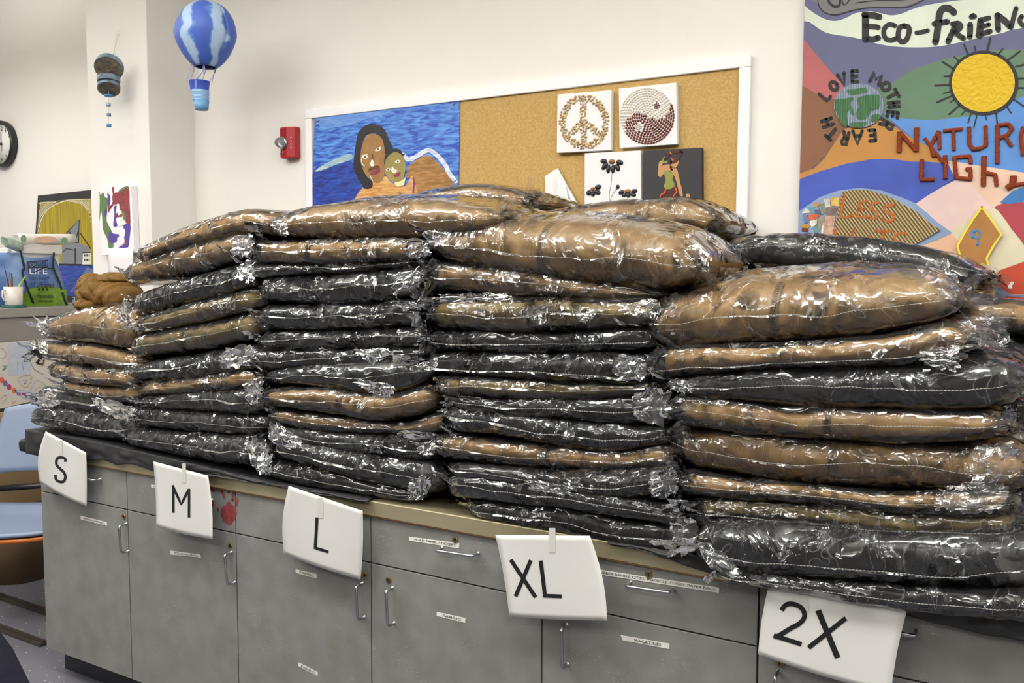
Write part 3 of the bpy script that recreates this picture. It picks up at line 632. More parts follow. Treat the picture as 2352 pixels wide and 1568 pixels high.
bag('tan jacket in clear plastic at the right edge behind the 2X stack', 'C', [(2200, 690, 760), (2330, 690, 770), (2460, 700, 780)], yf=.40, depth=.42, ends='Lr', group='bagged jackets in the back row')
for n_, (c_, y0_, y1_, wd_) in enumerate((('K', 880, 985, 'second'), ('K', 985, 1085, 'third'), ('D', 1085, 1182, 'fourth'))):
    bag('%s jacket in clear plastic in the right back pile, %s below its top pair' % (CN[c_], wd_), c_, [(2225, y0_, y1_), (2350, y0_+4, y1_+4), (2480, y0_+8, y1_+8)], yf=.38+.01*n_, depth=.42, ends='L', group='bagged jackets in the back row', floor=TOP if n_ == 2 else None)
bag('black jacket in clear plastic low at the right edge behind the 2X stack', 'K', [(2230, 775, 880), (2350, 780, 900), (2480, 790, 900)], yf=.36, depth=.44, ends='L', group='bagged jackets in the back row', rough=1.4)
# loose crumpled corners of film seen in front of single bags
FLAPS = [('2X', 8, [(2095, 610), (2150, 572), (2232, 600), (2215, 695), (2110, 690)], .02), ('2X', 6, [(2080, 798), (2232, 790), (2212, 862), (2120, 845)], 0), ('2X', 4, [(2226, 1018), (2352, 1008), (2346, 1100), (2215, 1122)], 0),
 ('2X', 7, [(2190, 735), (2300, 700), (2330, 800), (2236, 806)], .04), ('2X', 6, [(1530, 868), (1620, 872), (1590, 905), (1540, 900)], 0), ('2X', 1, [(1585, 1222), (1660, 1262), (1720, 1330), (1640, 1325)], -.05), ('2X', 3, [(2120, 1120), (2330, 1090), (2310, 1180), (2180, 1182)], 0),
 ('L', 6, [(800, 800), (920, 796), (862, 846), (848, 832)], 0), ('L', 5, [(790, 868), (915, 878), (906, 922), (862, 908)], 0), ('L', 11, [(940, 558), (990, 553), (992, 594), (940, 594)], 0), ('L', 9, [(900, 650), (968, 605), (978, 640), (905, 690)], 0), ('L', 1, [(930, 1105), (1002, 1078), (985, 1148), (938, 1152)], 0), ('L', 0, [(584, 1036), (634, 1036), (628, 1098), (600, 1090)], 0), ('L', 2, [(612, 970), (640, 965), (720, 1025), (625, 1030)], 0), ('L', 12, [(615, 508), (665, 500), (668, 548), (640, 536)], 0),
 ('M', 2, [(556, 872), (612, 860), (602, 938), (568, 925)], 0), ('M', 0, [(556, 1008), (622, 1000), (616, 1096), (590, 1086)], 0), ('M', 4, [(500, 802), (598, 786), (590, 842), (500, 850)], 0), ('M', 7, [(540, 610), (592, 590), (590, 650), (545, 655)], 0), ('M', 8, [(530, 545), (590, 530), (588, 590), (535, 600)], 0),
 ('XL', 3, [(955, 1028), (1006, 1000), (1000, 1052), (975, 1048)], 0), ('XL', 5, [(1440, 900), (1552, 878), (1548, 985), (1460, 972)], 0), ('XL', 2, [(1486, 1088), (1556, 1060), (1562, 1142), (1490, 1150)], 0), ('XL', 0, [(1528, 1190), (1602, 1184), (1612, 1235), (1560, 1278)], -.02), ('XL', 11, [(964, 528), (1046, 528), (1034, 572), (985, 566)], 0), ('XL', 11, [(1560, 545), (1640, 508), (1642, 620), (1590, 645)], .06), ('XL', 9, [(983, 676), (1200, 670), (1190, 694), (990, 702)], 0), ('XL', 9, [(1400, 700), (1520, 680), (1520, 735), (1440, 728)], 0), ('XL', 7, [(955, 840), (1010, 815), (1010, 850), (985, 855)], 0), ('XL', 7, [(1400, 815), (1492, 812), (1490, 880), (1410, 876)], 0), ('XL', 1, [(1180, 1095), (1300, 1110), (1350, 1130), (1240, 1135)], 0),
 ('S', 5, [(78, 746), (122, 718), (116, 778), (96, 768)], 0), ('S', 5, [(262, 700), (306, 664), (312, 770), (272, 752)], .02), ('S', 4, [(64, 780), (112, 776), (116, 818), (80, 802)], 0), ('S', 1, [(76, 905), (130, 895), (150, 930), (96, 938)], 0), ('S', 1, [(200, 905), (322, 930), (315, 975), (230, 950)], 0)]
for n_, (key, i, q, dy) in enumerate(FLAPS):
    if len(q) == 5: q = [q[0], ((q[1][0]+q[2][0])/2, (q[1][1]+q[2][1])/2), q[3], q[4]]
    def ffl(u, v, q=q, n_=n_, dy=dy):
        cu, cv_ = u-.5, v-.5; sh_ = 1-.22*min(1, (abs(cu*2)**3)*(abs(cv_*2)**3)+.0)-.5*abs(nz(n_*1.7, math.sin(3*math.atan2(cv_, cu+1e-6)+n_)*1.3, math.cos(2*math.atan2(cv_, cu+1e-6)))); u, v = .5+cu*sh_, .5+cv_*sh_; jg = 4*nz(u*7+v*5, n_, 1)
        a = (q[0][0]+(q[3][0]-q[0][0])*v, q[0][1]+(q[3][1]-q[0][1])*v); b = (q[1][0]+(q[2][0]-q[1][0])*v, q[1][1]+(q[2][1]-q[1][1])*v)
        P = onY(a[0]+(b[0]-a[0])*u+jg, a[1]+(b[1]-a[1])*u+5*nz(u*6, v*6, n_+9), -.058+dy)
        g = abs(nz(u*3+n_, v*4, n_))*.022+abs(nz(u*9, v*8+n_, 2))*.006
        return P+Vector((0, -g*.9, .2*g))
    MB().grid(ffl, 20, 16).build('film_flap', mflap, BG[(key, i)])
# ---------------------------------------------------------------- cork board with its pinned works
def Z(ox, oy, k): return lambda pts: [(ox+x/k, oy+y/k) for x, y in pts]
TLb = W(708, 250); TRb = W(1729, 135); zt = (TLb.z+TRb.z)/2; zb_ = zt-1.19; fw = .036
bd = thing('cork_board', 'large cork notice board in a white frame on the back wall', 'notice board', ((TLb.x+TRb.x)/2, YW, zb_))
MB().box((TLb.x+fw*.6, YW-.012, zb_+fw*.6), (TRb.x-fw*.6, YW-.001, zt-fw*.6)).build('cork_panel', mat('cork', rgb(196, 163, 104), .9, var=.12, vscale=160, bump=.3, bscale=400, spec=.1), bd)
mfw = mat('white_frame', rgb(238, 238, 240), .45)
for a, b in (((TLb.x, zt-fw), (TRb.x, zt)), ((TLb.x, zb_), (TRb.x, zb_+fw)), ((TLb.x, zb_+fw), (TLb.x+fw, zt-fw)), ((TRb.x-fw, zb_+fw), (TRb.x, zt-fw))):
    bevel(MB().box((a[0], YW-.022, a[1]), (b[0], YW-.001, b[1])).build('frame_rail', mfw, bd), .003)
def panel(name, quad, thick, m_, lab, cat, plane=YW-.013, group=None, body='canvas'):
    """flat rectangular work hung on a vertical plane; returns thing, mapping pixel -> face"""
    q = [onY(*p, plane-thick) for p in quad]; c = sum(q, Vector())/4
    t = thing(name, lab, cat, (c.x, plane, min(v.z for v in q)), group)
    bevel(MB().prism([q[0], q[3], q[2], q[1]], (0, thick, 0)).build(body, m_, t), .0015)
    return t, (lambda x, y, e=.0008: onY(x, y, plane-thick-e))
def poly_part(name, polys, m_, par, fn, e=.0008, strokes=()):
    mb = MB()
    for p in polys: art_poly(mb, p, lambda x, y: fn(x, y, e))
    for p, wd in strokes: art_stroke(mb, p, wd, lambda x, y: fn(x, y, e))
    return mb.build(name, m_, par)
# ---- painting of two faces
t, fn = panel('painting', [(722, 267), (1056, 228), (1050, 640), (712, 660)], .004, mat('paint_blue_sky', rgb(34, 82, 190), .45, var=0, vscale=1, col2=rgb(96, 150, 222), bump=.3, bscale=60) , 'blue painting of two dark haired faces pinned at the left of the board', 'painting')
def streak(name, c1, c2, sc=(8, 1, 42), rot=-.5, rough=.45):
    M = mat(name, c1, rough); nt = M.node_tree; b = nt.nodes['Principled BSDF']; N = nt.nodes.new; L = nt.links.new
    tc = N('ShaderNodeTexCoord'); mp = N('ShaderNodeMapping'); mp.inputs['Scale'].default_value = sc; mp.inputs['Rotation'].default_value = (0, rot, 0); L(tc.outputs['Object'], mp.inputs[0])
    n = N('ShaderNodeTexNoise'); n.inputs['Scale'].default_value = 2.2; n.inputs['Detail'].default_value = 7; n.inputs['Distortion'].default_value = .6; L(mp.outputs[0], n.inputs['Vector'])
    r = N('ShaderNodeValToRGB'); r.color_ramp.elements[0].color = c1; r.color_ramp.elements[1].color = c2; r.color_ramp.elements[0].position = .38; r.color_ramp.elements[1].position = .66
    L(n.outputs['Fac'], r.inputs[0]); L(r.outputs[0], b.inputs['Base Color']); return M
t.children[0].data.materials[0] = streak('sky_strokes', rgb(28, 70, 180), rgb(98, 160, 232))
z = Z(600, 120, 3.675)
SP = lambda p, k=4: smoothpoly(z(p), True, k)
poly_part('pale_sky', [SP([(480, 560), (700, 490), (1000, 450), (1100, 500), (900, 560), (700, 620), (520, 640)])], streak('pale_sky_strokes', rgb(84, 134, 214), rgb(120, 160, 226)), t, fn, .0004)
poly_part('dark_sea', [SP([(440, 1010), (520, 960), (640, 950), (760, 915), (820, 1060), (850, 1150), (780, 1245), (440, 1310)])], streak('sea_strokes', rgb(24, 36, 120), rgb(40, 84, 190)), t, fn, .0008)
poly_part('foam', [SP([(455, 1000), (560, 930), (740, 858), (765, 900), (640, 945), (500, 1000)])], streak('foam_strokes', rgb(120, 170, 200), rgb(190, 205, 190)), t, fn, .0010)
poly_part('shoulders', [SP([(940, 1090), (1040, 1040), (1100, 1100), (1210, 1130), (1270, 1045), (1300, 1120), (1310, 1330), (760, 1330), (790, 1237), (850, 1150)])], streak('skin_orange', rgb(196, 130, 60), rgb(228, 184, 118)), t, fn, .0012)
poly_part('mountain', [z([(1240, 960), (1320, 900), (1400, 862), (1460, 900), (1560, 1010), (1620, 1110), (1600, 1290), (1300, 1290), (1280, 1050), (1220, 1060)])], streak('ochre_strokes', rgb(140, 98, 44), rgb(186, 136, 74)), t, fn, .0011)
poly_part('wave_crest', [], streak('white_strokes', rgb(186, 196, 226), rgb(236, 238, 246)), t, fn, .0014, [(smoothpoly(z([(1195, 862), (1240, 905), (1300, 885), (1380, 835), (1430, 830), (1500, 885), (1560, 960), (1580, 1010), (1640, 1090)]), False, 4), 10)])
poly_part('hair', [SP([(930, 605), (870, 625), (820, 680), (800, 760), (785, 880), (778, 960), (800, 1030), (840, 1100), (870, 1150), (930, 1145), (940, 1100), (900, 1060), (860, 980), (840, 900), (840, 820), (870, 720), (920, 685), (980, 690), (1020, 730), (1040, 800), (1050, 860), (1110, 820), (1080, 740), (1050, 670), (1000, 620)])], mat('painted_black', rgb(26, 26, 30), .45), t, fn, .0016)
poly_part('face', [SP([(930, 687), (880, 715), (850, 790), (838, 870), (845, 950), (880, 1030), (930, 1080), (990, 1103), (1030, 1060), (1045, 980), (1045, 860), (1030, 760), (1000, 705)])], mat('skin_brown', rgb(158, 116, 64), .5, var=.15, vscale=30), t, fn, .0018)
poly_part('hair', [SP([(1040, 965), (1042, 890), (1080, 830), (1130, 812), (1180, 830), (1200, 895), (1150, 848), (1100, 850), (1060, 890)])], mat('painted_black', rgb(26, 26, 30), .45), t, fn, .0022)
poly_part('hair_fleck', [], mat('painted_grey', rgb(80, 76, 66), .5), t, fn, .0023, [(z([(960+i*13, 640+((i*37) % 23)+i*7), (966+i*13, 650+((i*37) % 23)+i*7)]), .9) for i in range(9)])['kind'] = 'stuff'
poly_part('face', [SP([(1120, 842), (1060, 890), (1040, 960), (1050, 1030), (1090, 1080), (1140, 1098), (1190, 1080), (1215, 1000), (1215, 920), (1190, 872), (1160, 850)])], mat('skin_olive', rgb(152, 138, 74), .5, var=.12, vscale=30), t, fn, .0024)
poly_part('collar', [z([(1120, 1102), (1180, 1086), (1222, 1050), (1205, 1120), (1150, 1136)])], mat('pale_yellow', rgb(234, 228, 170), .5), t, fn, .0025)
wht = mat('painted_white', rgb(232, 228, 218), .5)
poly_part('highlight', [SP(p, 3) for p in ([(845, 885), (870, 868), (905, 875), (880, 900)], [(960, 832), (985, 805), (1012, 800), (1000, 830)], [(1052, 990), (1070, 975), (1092, 985), (1070, 1003)], [(1128, 925), (1150, 908), (1178, 915), (1150, 938)], [(925, 920), (940, 905), (955, 950), (935, 965), (920, 950)], [(1105, 960), (1125, 985), (1150, 1000), (1120, 1020), (1098, 1000)])], wht, t, fn, .0027,
          [(z([(855, 870), (900, 862)]), 1.5), (z([(845, 900), (848, 935), (870, 960)]), 2), (z([(918, 1040), (940, 1085)]), 2)])
poly_part('iris', [SP([(c[0]+8*math.cos(a), c[1]+9*math.sin(a)) for a in (0, 1.05, 2.1, 3.14, 4.2, 5.2)], 2) for c in ((876, 884), (985, 818), (1072, 988), (1153, 922))], mat('painted_grey', rgb(80, 76, 66), .5), t, fn, .0029)
poly_part('shading', [SP([(905, 985), (935, 965), (985, 955), (1002, 975), (990, 990), (950, 990), (910, 1010)])], mat('painted_umber', rgb(98, 62, 28), .5), t, fn, .0026, [(z([(938, 860), (942, 920), (950, 950)]), 2.2)])
poly_part('lips', [SP([(915, 1020), (950, 1000), (998, 985), (1000, 1005), (960, 1032), (925, 1032)], 3), SP([(1115, 1040), (1145, 1020), (1172, 1008), (1175, 1030), (1150, 1050), (1125, 1052)], 3)], mat('painted_plum', rgb(140, 44, 78), .45), t, fn, .0030)
poly_part('purple_strap', [], mat('painted_purple', rgb(120, 50, 160), .5), t, fn, .0026, [(z([(1283, 1060), (1290, 1120), (1282, 1180)]), 3.5)])
for px, py in ((731, 277), (1041, 239)):
    p = W(px, py, .019); MB().lathe([(.004, 0), (.004, .003), (.002, .006)], 12, 0, Matrix.Translation(p) @ Matrix.Rotation(math.pi/2, 4, 'X')).build('push_pin', mchrome, t)
# ---- canvases
z = Z(1200, 120, 3.564); mcv = mat('canvas_white', rgb(236, 235, 238), .7, bump=.15, bscale=500)
def pebble(mb, P, ax, ay, h, ang, mi=0, nr=8):
    vs = []; rr = [(1.0, 0), (.82, .55), (.4, .92)]
    for r, hh in rr:
        for k in range(nr):
            q = 2*math.pi*k/nr; x, zz = ax*r*math.cos(q), ay*r*math.sin(q)
            vs.append(P+Vector((x*math.cos(ang)-zz*math.sin(ang), -h*hh, x*math.sin(ang)+zz*math.cos(ang))))
    vs.append(P+Vector((0, -h, 0))); fs = []
    for i in range(2):
        for k in range(nr): fs.append((i*nr+k, i*nr+(k+1) % nr, (i+1)*nr+(k+1) % nr, (i+1)*nr+k))
    for k in range(nr): fs.append((2*nr+k, 2*nr+(k+1) % nr, 3*nr))
    mb.add(vs, fs, mi, True)
t, fn = panel('peace_canvas', z([(285, 345), (729, 308), (724, 800), (280, 824)]), .02, mcv, 'white square canvas with a peace sign made of pebbles', 'canvas', group='small canvases on the cork board')
mb = MB(); rnd = random.Random(3); done = []
def try_p(x, y, sp=4.9):
    for a, b in done:
        if (a-x)**2+(b-y)**2 < sp*sp: return
    done.append((x, y)); P = fn(x, y, -.0005); pebble(mb, P,   .0054*rnd.uniform(.8, 1.25), .0044*rnd.uniform(.8, 1.2), .006, rnd.uniform(0, 3.14), rnd.randrange(4))
cx_, cy_ = z([(507, 570)])[0]
for k in range(9000):
    if k < 6000:
        a = rnd.uniform(0, 6.283); r = rnd.uniform(.78, 1.0); x, y = cx_+r*200/3.564*math.cos(a), cy_+r*220/3.564*math.sin(a)
    else:
        j = rnd.randrange(3); s_ = rnd.random(); o_ = rnd.uniform(-22, 22)/3.564
        A = z([(502, 400), (502, 560), (502, 560)])[j]; Bq = z([(502, 780), (365, 690), (655, 690)])[j]; dx, dy = Bq[0]-A[0], Bq[1]-A[1]; l = math.hypot(dx, dy)
        x, y = A[0]+dx*s_-dy/l*o_, A[1]+dy*s_+dx/l*o_
    try_p(x, y)
o = mb.build('pebbles', [mat('pebble_%s' % i, c, .55) for i, c in enumerate((rgb(196, 168, 110), rgb(214, 200, 170), rgb(176, 160, 136), rgb(190, 150, 92)))], t); o['kind'] = 'stuff'
t, fn = panel('yin_yang_canvas', z([(787, 297), (1258, 247), (1267, 753), (795, 785)]), .02, mcv, 'white square canvas with a yin yang of white and brown beans', 'canvas', group='small canvases on the cork board')
mbw, mbd = MB(), MB(); c0 = Vector((1022, 522)); A = Vector((1188, 375)); Bq = Vector((893, 722)); cA = Vector((1103, 441)); cB = Vector((952, 612)); RR = 112
for ring in range(12):
    rr = 10+ring*19.0
    nn = max(1, int(2*math.pi*rr/25))
    for k in range(nn):
        a = 2*math.pi*(k+.5*(ring % 2))/nn; x, y = c0.x+rr*math.cos(a)*.985, c0.y+rr*math.sin(a)*1.03
        p = Vector((x, y)); side = (Bq-A).x*(p-A).y-(Bq-A).y*(p-A).x; dark = side < 0
        if (p-cA).length < RR: dark = False
        if (p-cB).length < RR: dark = True
        if (p-cA).length < 32 or (p-cB).length < 32: continue
        pebble(mbd if dark else mbw, fn(*z([(x, y)])[0], -.0005), .0053, .0039, .005, -(a+math.pi/2)+.1, 0)
for c_, m2 in ((cA, mbd), (cB, mbw)):
    for k in range(16):
        a = k*2.4; r = 7*math.sqrt(k); pebble(m2, fn(*z([(c_.x+r*math.cos(a), c_.y+r*math.sin(a))])[0], -.0005), .0026, .0022, .005, a)
o = mbw.build('white_beans', mat('bean_white', rgb(226, 220, 208), .4), t); o['kind'] = 'stuff'; o = mbd.build('brown_beans', mat('bean_brown', rgb(112, 58, 42), .35), t); o['kind'] = 'stuff'
t, fn = panel('flower_canvas', z([(508, 827), (968, 803), (970, 1268), (508, 1290)]), .02, mcv, 'white square canvas with flowers of smooth black stones', 'canvas', group='small canvases on the cork board')
mst = mat('river_stone_black', rgb(44, 47, 52), .35, var=.2, vscale=30); mbs = mat('stone_amber', rgb(160, 108, 54), .5, var=.2, vscale=80)
for x, y, a, b, g, d in ((667, 892, 31, 20, -8, 0), (797, 902, 32, 22, -18, 0), (675, 932, 36, 22, 48, 0), (705, 955, 18, 38, -6, 0), (743, 955, 18, 36, -2, 0), (780, 945, 20, 35, 28, 0), (733, 896, 30, 21, -5, 1),
                      (620, 1103, 30, 21, 5, 0), (615, 1145, 29, 21, -25, 0), (578, 1160, 20, 22, 0, 0), (545, 1150, 22, 23, 20, 0), (576, 1120, 19, 18, 0, 1), (782, 1101, 16, 19, 0, 0),
                      (810, 1146, 25, 19, 20, 0), (918, 1135, 27, 18, 5, 0), (906, 1164, 28, 18, -20, 0), (867, 1170, 18, 22, 0, 0), (833, 1168, 22, 18, 30, 0), (862, 1136, 28, 18, -3, 1)):
    P = fn(*z([(x, y)])[0], -.0008); k = mpp(P)/3.564; mb = MB(); pebble(mb, P, a*k*1.08, b*k, .009, math.radians(g), 0, 14); mb.build('stone', mbs if d else mst, t)
poly_part('stem', [], mat('wire_dark', rgb(70, 70, 70), .5), t, fn, .0008, [(smoothpoly(z([(733, 985), (725, 1080), (712, 1150), (710, 1240)]), False, 4), .9), (smoothpoly(z([(774, 1118), (750, 1145), (725, 1190), (713, 1250)]), False, 4), .9)])
t, fn = panel('figure_canvas', z([(988, 806), (1467, 779), (1470, 1250), (990, 1275)]), .02, mat('canvas_black', rgb(44, 46, 50), .6, bump=.1, bscale=400), 'black canvas with a dancing woman in a green top and head wrap', 'canvas', group='small canvases on the cork board')
msk = mat('cut_card_tan', rgb(190, 142, 92), .6); mgs = mat('green_sequins', rgb(140, 146, 66), .35, var=.5, vscale=900); mmr = mat('maroon_cloth', rgb(66, 26, 24), .6, var=.4, vscale=120); mor = mat('orange_trim', rgb(214, 92, 34), .5)
poly_part('skin_shape', [SP([(1250, 865), (1225, 900), (1218, 935), (1245, 952), (1272, 920), (1280, 880)], 3), SP([(1150, 925), (1200, 918), (1250, 945), (1270, 970), (1290, 1060), (1305, 1120), (1312, 1175), (1290, 1170), (1270, 1100), (1250, 1030), (1225, 985), (1190, 970), (1150, 1000), (1130, 1022), (1110, 1005), (1112, 960), (1118, 900), (1145, 885), (1150, 900), (1138, 950)], 3), SP([(1340, 1160), (1370, 1162), (1368, 1186), (1342, 1188)], 3)], msk, t, fn, .0010)
poly_part('green_top', [SP([(1165, 968), (1230, 990), (1232, 1040), (1245, 1090), (1205, 1120), (1155, 1105), (1172, 1050), (1160, 1000)], 3), SP([(1160, 850), (1175, 880), (1190, 900), (1160, 910), (1142, 890)], 3)], mgs, t, fn, .0014)
poly_part('skirt', [SP([(1150, 1110), (1205, 1122), (1245, 1092), (1262, 1140), (1255, 1260), (1120, 1260), (1140, 1180)], 3)], mmr, t, fn, .0012)
poly_part('head_wrap', [], mmr, t, fn, .0018, [(smoothpoly(z([(1165, 880), (1195, 835), (1240, 815), (1300, 812)]), False, 4), 7), (smoothpoly(z([(1210, 900), (1250, 890), (1280, 850), (1300, 812)]), False, 4), 8), (z([(1212, 935), (1222, 962)]), 5)])
poly_part('orange_trim', [], mor, t, fn, .0020, [(z([(1205, 815), (1220, 832)]), 3)]); poly_part('orange_trim', [], mor, t, fn, .0020, [(z([(1222, 870), (1232, 886)]), 3.4)])
poly_part('orange_trim', [], mor, t, fn, .0020, [(smoothpoly(z([(1245, 1095), (1262, 1140), (1240, 1170), (1225, 1215)]), False, 3), 2.6)])
poly_part('orange_trim', [], mor, t, fn, .0020, [(smoothpoly(z([(1175, 1115), (1160, 1150), (1130, 1170), (1118, 1220)]), False, 3), 2.6)])
# ---- loose white papers pinned to the board
t = thing('pinned_paper', 'curled blank white papers pinned low on the cork board', 'paper', W(1288, 520, .02))
for (q, name) in (([(1251, 405), (1281, 386), (1328, 470), (1330, 520), (1254, 520)], 0), ([(1282, 412), (1300, 420), (1312, 520), (1268, 520)], 1)):
    tl, tr = q[0], q[1]
    def pf(u, v, q=q, n=name):
        a = (q[0][0]+(q[-1][0]-q[0][0])*v, q[0][1]+(q[-1][1]-q[0][1])*v); b = ((q[1][0]+(q[2][0]-q[1][0])*min(1, v*1.6), q[1][1]+(q[2][1]-q[1][1])*min(1, v*1.6)) if len(q) == 5 else (q[1][0]+(q[2][0]-q[1][0])*v, q[1][1]+(q[2][1]-q[1][1])*v))
        return W(a[0]+(b[0]-a[0])*u, a[1]+(b[1]-a[1])*u, .02+.012*n+.05*v*abs(u-.45))
    o = MB().grid(pf, 8, 10).build('sheet', mat('blank_paper', rgb(232, 230, 230), .7), t); s = o.modifiers.new('th', 'SOLIDIFY'); s.thickness = .0005
# ---------------------------------------------------------------- fire alarm
a = W(641, 296); b = W(690, 290); c = W(689, 362); d = W(641, 366); dep = .045
x0 = W(641, 330, dep).x; x1 = onY(690, 330, YW-.01).x-.008; z1 = W(665, 293, .02).z; z0 = W(665, 364, .02).z
t = thing('fire_alarm', 'red fire alarm box with clear strobe lamp on the back wall', 'alarm', ((x0+x1)/2, YW, z0))
mfr_ = mat('alarm_red', rgb(170, 30, 40), .35)
mb = MB(); n = 12
prof = [(x0, 0), (x0, dep*.8), (x0+.006, dep), (x0+(x1-x0)*.55, dep), (x0+(x1-x0)*.72, dep*.86), (x1-.012, dep*.8), (x1, dep*.7), (x1, 0)]
vs = [(x, YW-y, z1) for x, y in prof]+[(x, YW-y, z0) for x, y in prof]; k = len(prof)
mb.add(vs, [tuple(range(k-1, -1, -1)), tuple(range(k, 2*k))]+[(i, (i+1) % k, (i+1) % k+k, i+k) for i in range(k)])
bevel(mb.build('housing', mfr_, t), .004)
mb = MB()
for i in range(7): mb.box((x0+.006, YW-dep-.0015, z1-.012-.0045*i), (x0+(x1-x0)*.5, YW-dep+.001, z1-.0105-.0045*i))
for i in range(4): mb.box((x0+.006, YW-dep-.0015, z0+.010+.0045*i), (x0+(x1-x0)*.5, YW-dep+.001, z0+.0115+.0045*i))
mb.build('louvre', mfr_, t)
Mt = Matrix.Translation(((x0*.72+x1*.28), YW-dep, (z0*.52+z1*.48))) @ Matrix.Rotation(math.pi/2, 4, 'X')
MB().lathe([(.026, 0), (.026, .006), (.019, .010)], 24, 0, Mt).build('reflector', mchrome, t)
MB().lathe([(.021, .008), (.021, .022), (.016, .032), (.006, .036)], 20, 0, Mt).build('strobe_lens', mat('clear_lens', (.95, .95, .97, 1), .08, trans=.85), t)
mb = MB()
for i, ch in enumerate('FIRE'):
    zc = z1-(z1-z0)*(.36+.105*i); xc = x0+(x1-x0)*.80; hh = (z1-z0)*.034
    text_on(mb, ch, -1, -1, 1, 1, lambda u, v, xc=xc, zc=zc, hh=hh, ch=ch: Vector((xc+u*hh*(.35 if ch == 'I' else .75), YW-dep*.86-.0005, zc+v*hh)))
mb.build('lettering', mat('alarm_white', rgb(225, 225, 225), .5), t)
MB().box((x0*.72+x1*.28-.001, YW-dep-.0012, z0+(z1-z0)*.16), (x0*.72+x1*.28+.001, YW-dep, z0+(z1-z0)*.22)).build('bell_mark', mat('alarm_white', rgb(225, 225, 225), .5), t)
# ---------------------------------------------------------------- mural
zA = Z(1800, 0, 4.261); zB = Z(1800, 340, 4.261)
tl = onY(1842, -60, YW-.02); br = onY(1838, 690, YW-.02)
xr = 1.15; zTop = 2.72; zBot = onY(1838, 720, YW-.02).z-.25
xl = (onY(1842, 10, YW-.02).x+onY(1840, 500, YW-.02).x)/2
mt = thing('mural', 'painted eco mural panel with sun, globe and collage words', 'mural', (.3, YW, zBot))
MB().box((xl, YW-.02, zBot), (xr, YW-.001, zTop)).build('backing_panel', mat('mural_slate', rgb(96, 99, 134), .6, var=.05, vscale=8), mt)
fm = lambda x, y, e=.0008: onY(max(x, 1841.5 if x < 1846 else x), y, YW-.02-e)
def reg(name, A_, B_, col, e, k=3, smooth=True, var=.06):
    P = (zA(A_) if A_ else [])+(zB(B_) if B_ else [])
    if smooth: P = smoothpoly(P, True, k)
    xs_ = xl
    mb = MB(); vs = []
    for p in P:
        v = onY(p[0], p[1], YW-.02-e); v.x = max(v.x, xl+.0004); v.x = min(v.x, xr); v.z = min(v.z, zTop); vs.append(v)
    mb.add(vs, [tuple(range(len(vs)))]); return mb.build(name, mat('mural_'+name, col, .6, var=var, vscale=10), mt)
reg('cream_band', [(150, 40), (300, 130), (400, 185), (500, 205), (600, 180), (700, 130), (850, 110), (950, 130), (1050, 150), (1150, 135), (1250, 95), (1400, 50), (1700, 5), (2352, -60), (3600, -150), (3600, 60), (2352, 270), (2150, 320), (1900, 375), (1600, 440), (1400, 462), (1150, 460), (950, 435), (700, 370), (450, 330), (350, 285), (250, 215), (150, 190)], None, rgb(210, 220, 204), .0004)
reg('pink_hill', [(120, 370), (180, 385), (230, 420), (300, 510), (400, 630), (500, 740), (590, 850), (600, 960), (500, 975), (340, 930), (120, 890)], None, rgb(176, 96, 98), .0006)
reg('brown_hill', [(120, 890), (340, 928), (500, 975), (640, 1000), (620, 1260), (520, 1400), (400, 1534), (120, 1700)], None, rgb(130, 86, 58), .0008)
reg('green_hill', [(850, 920), (1060, 810), (1250, 690), (1500, 600), (1700, 550), (2000, 500), (2352, 488), (3600, 520), (3600, 800), (2352, 960), (2200, 1050), (2000, 1120), (1700, 1160), (1450, 1190), (1250, 1185), (1000, 1170)], None, rgb(92, 124, 98), .0006)
reg('light_blue_sky', [(960, 1090), (1100, 1150), (1250, 1165), (1450, 1175), (1700, 1150), (2000, 1110), (2200, 1030), (2352, 940), (3600, 700), (3600, 1900)], [(2352, 260), (2100, 215), (1900, 185), (1640, 165), (1500, 150), (1300, -60)], rgb(86, 138, 206), .0008, smooth=True)
reg('ochre_hill', [(590, 1260), (700, 1240), (930, 1170), (1000, 1180), (1100, 1250), (1250, 1350), (1450, 1450)], [(1500, 50), (1630, 155), (1400, 150), (1250, 150), (1050, 120), (850, 125), (600, 170), (350, 245), (120, 330), (120, 250), (165, 245), (300, 200), (400, 100), (465, 0)], rgb(184, 130, 62), .0010, smooth=False)
reg('peach_field', None, [(1600, 120), (1900, 170), (2100, 200), (2352, 240), (3600, 400), (3600, 800), (2110, 560), (2030, 600), (1900, 430), (1800, 330), (1660, 290)], rgb(222, 190, 168), .0010, smooth=False)
reg('cream_field', None, [(1600, 820), (1800, 690), (2030, 570), (2100, 610), (2200, 740), (2400, 980), (3600, 1300), (3600, 1900), (2060, 1500), (1500, 1200)], rgb(214, 206, 178), .0009, smooth=False)
reg('pale_pink_field', None, [(1270, 550), (1400, 470), (1550, 380), (1700, 305), (1800, 325), (1900, 430), (2035, 585), (1800, 700), (1620, 815), (1500, 730), (1400, 630)], rgb(222, 194, 190), .0012, smooth=False)
reg('peach_wedge', None, [(1300, 960), (1480, 890), (1625, 830), (1720, 920), (1760, 1060), (1500, 1100), (1300, 1060)], rgb(222, 178, 146), .0012, smooth=False)
reg('deep_blue_hill', None, [(120, 320), (165, 300), (350, 230), (600, 155), (850, 110), (1050, 105), (1250, 133), (1400, 133), (1600, 150), (1680, 290), (1550, 380), (1400, 470), (1290, 545), (1200, 560), (950, 480), (600, 470), (350, 560), (120, 640)], rgb(62, 84, 178), .0014, smooth=False, var=.1)
reg('grey_blue_border', None, [(120, 620), (350, 480), (550, 410), (750, 390), (950, 410), (1200, 500), (1290, 540), (1500, 720), (1650, 830), (1500, 900), (1340, 960), (1300, 1200), (120, 1200)], rgb(130, 152, 186), .0016, smooth=False)
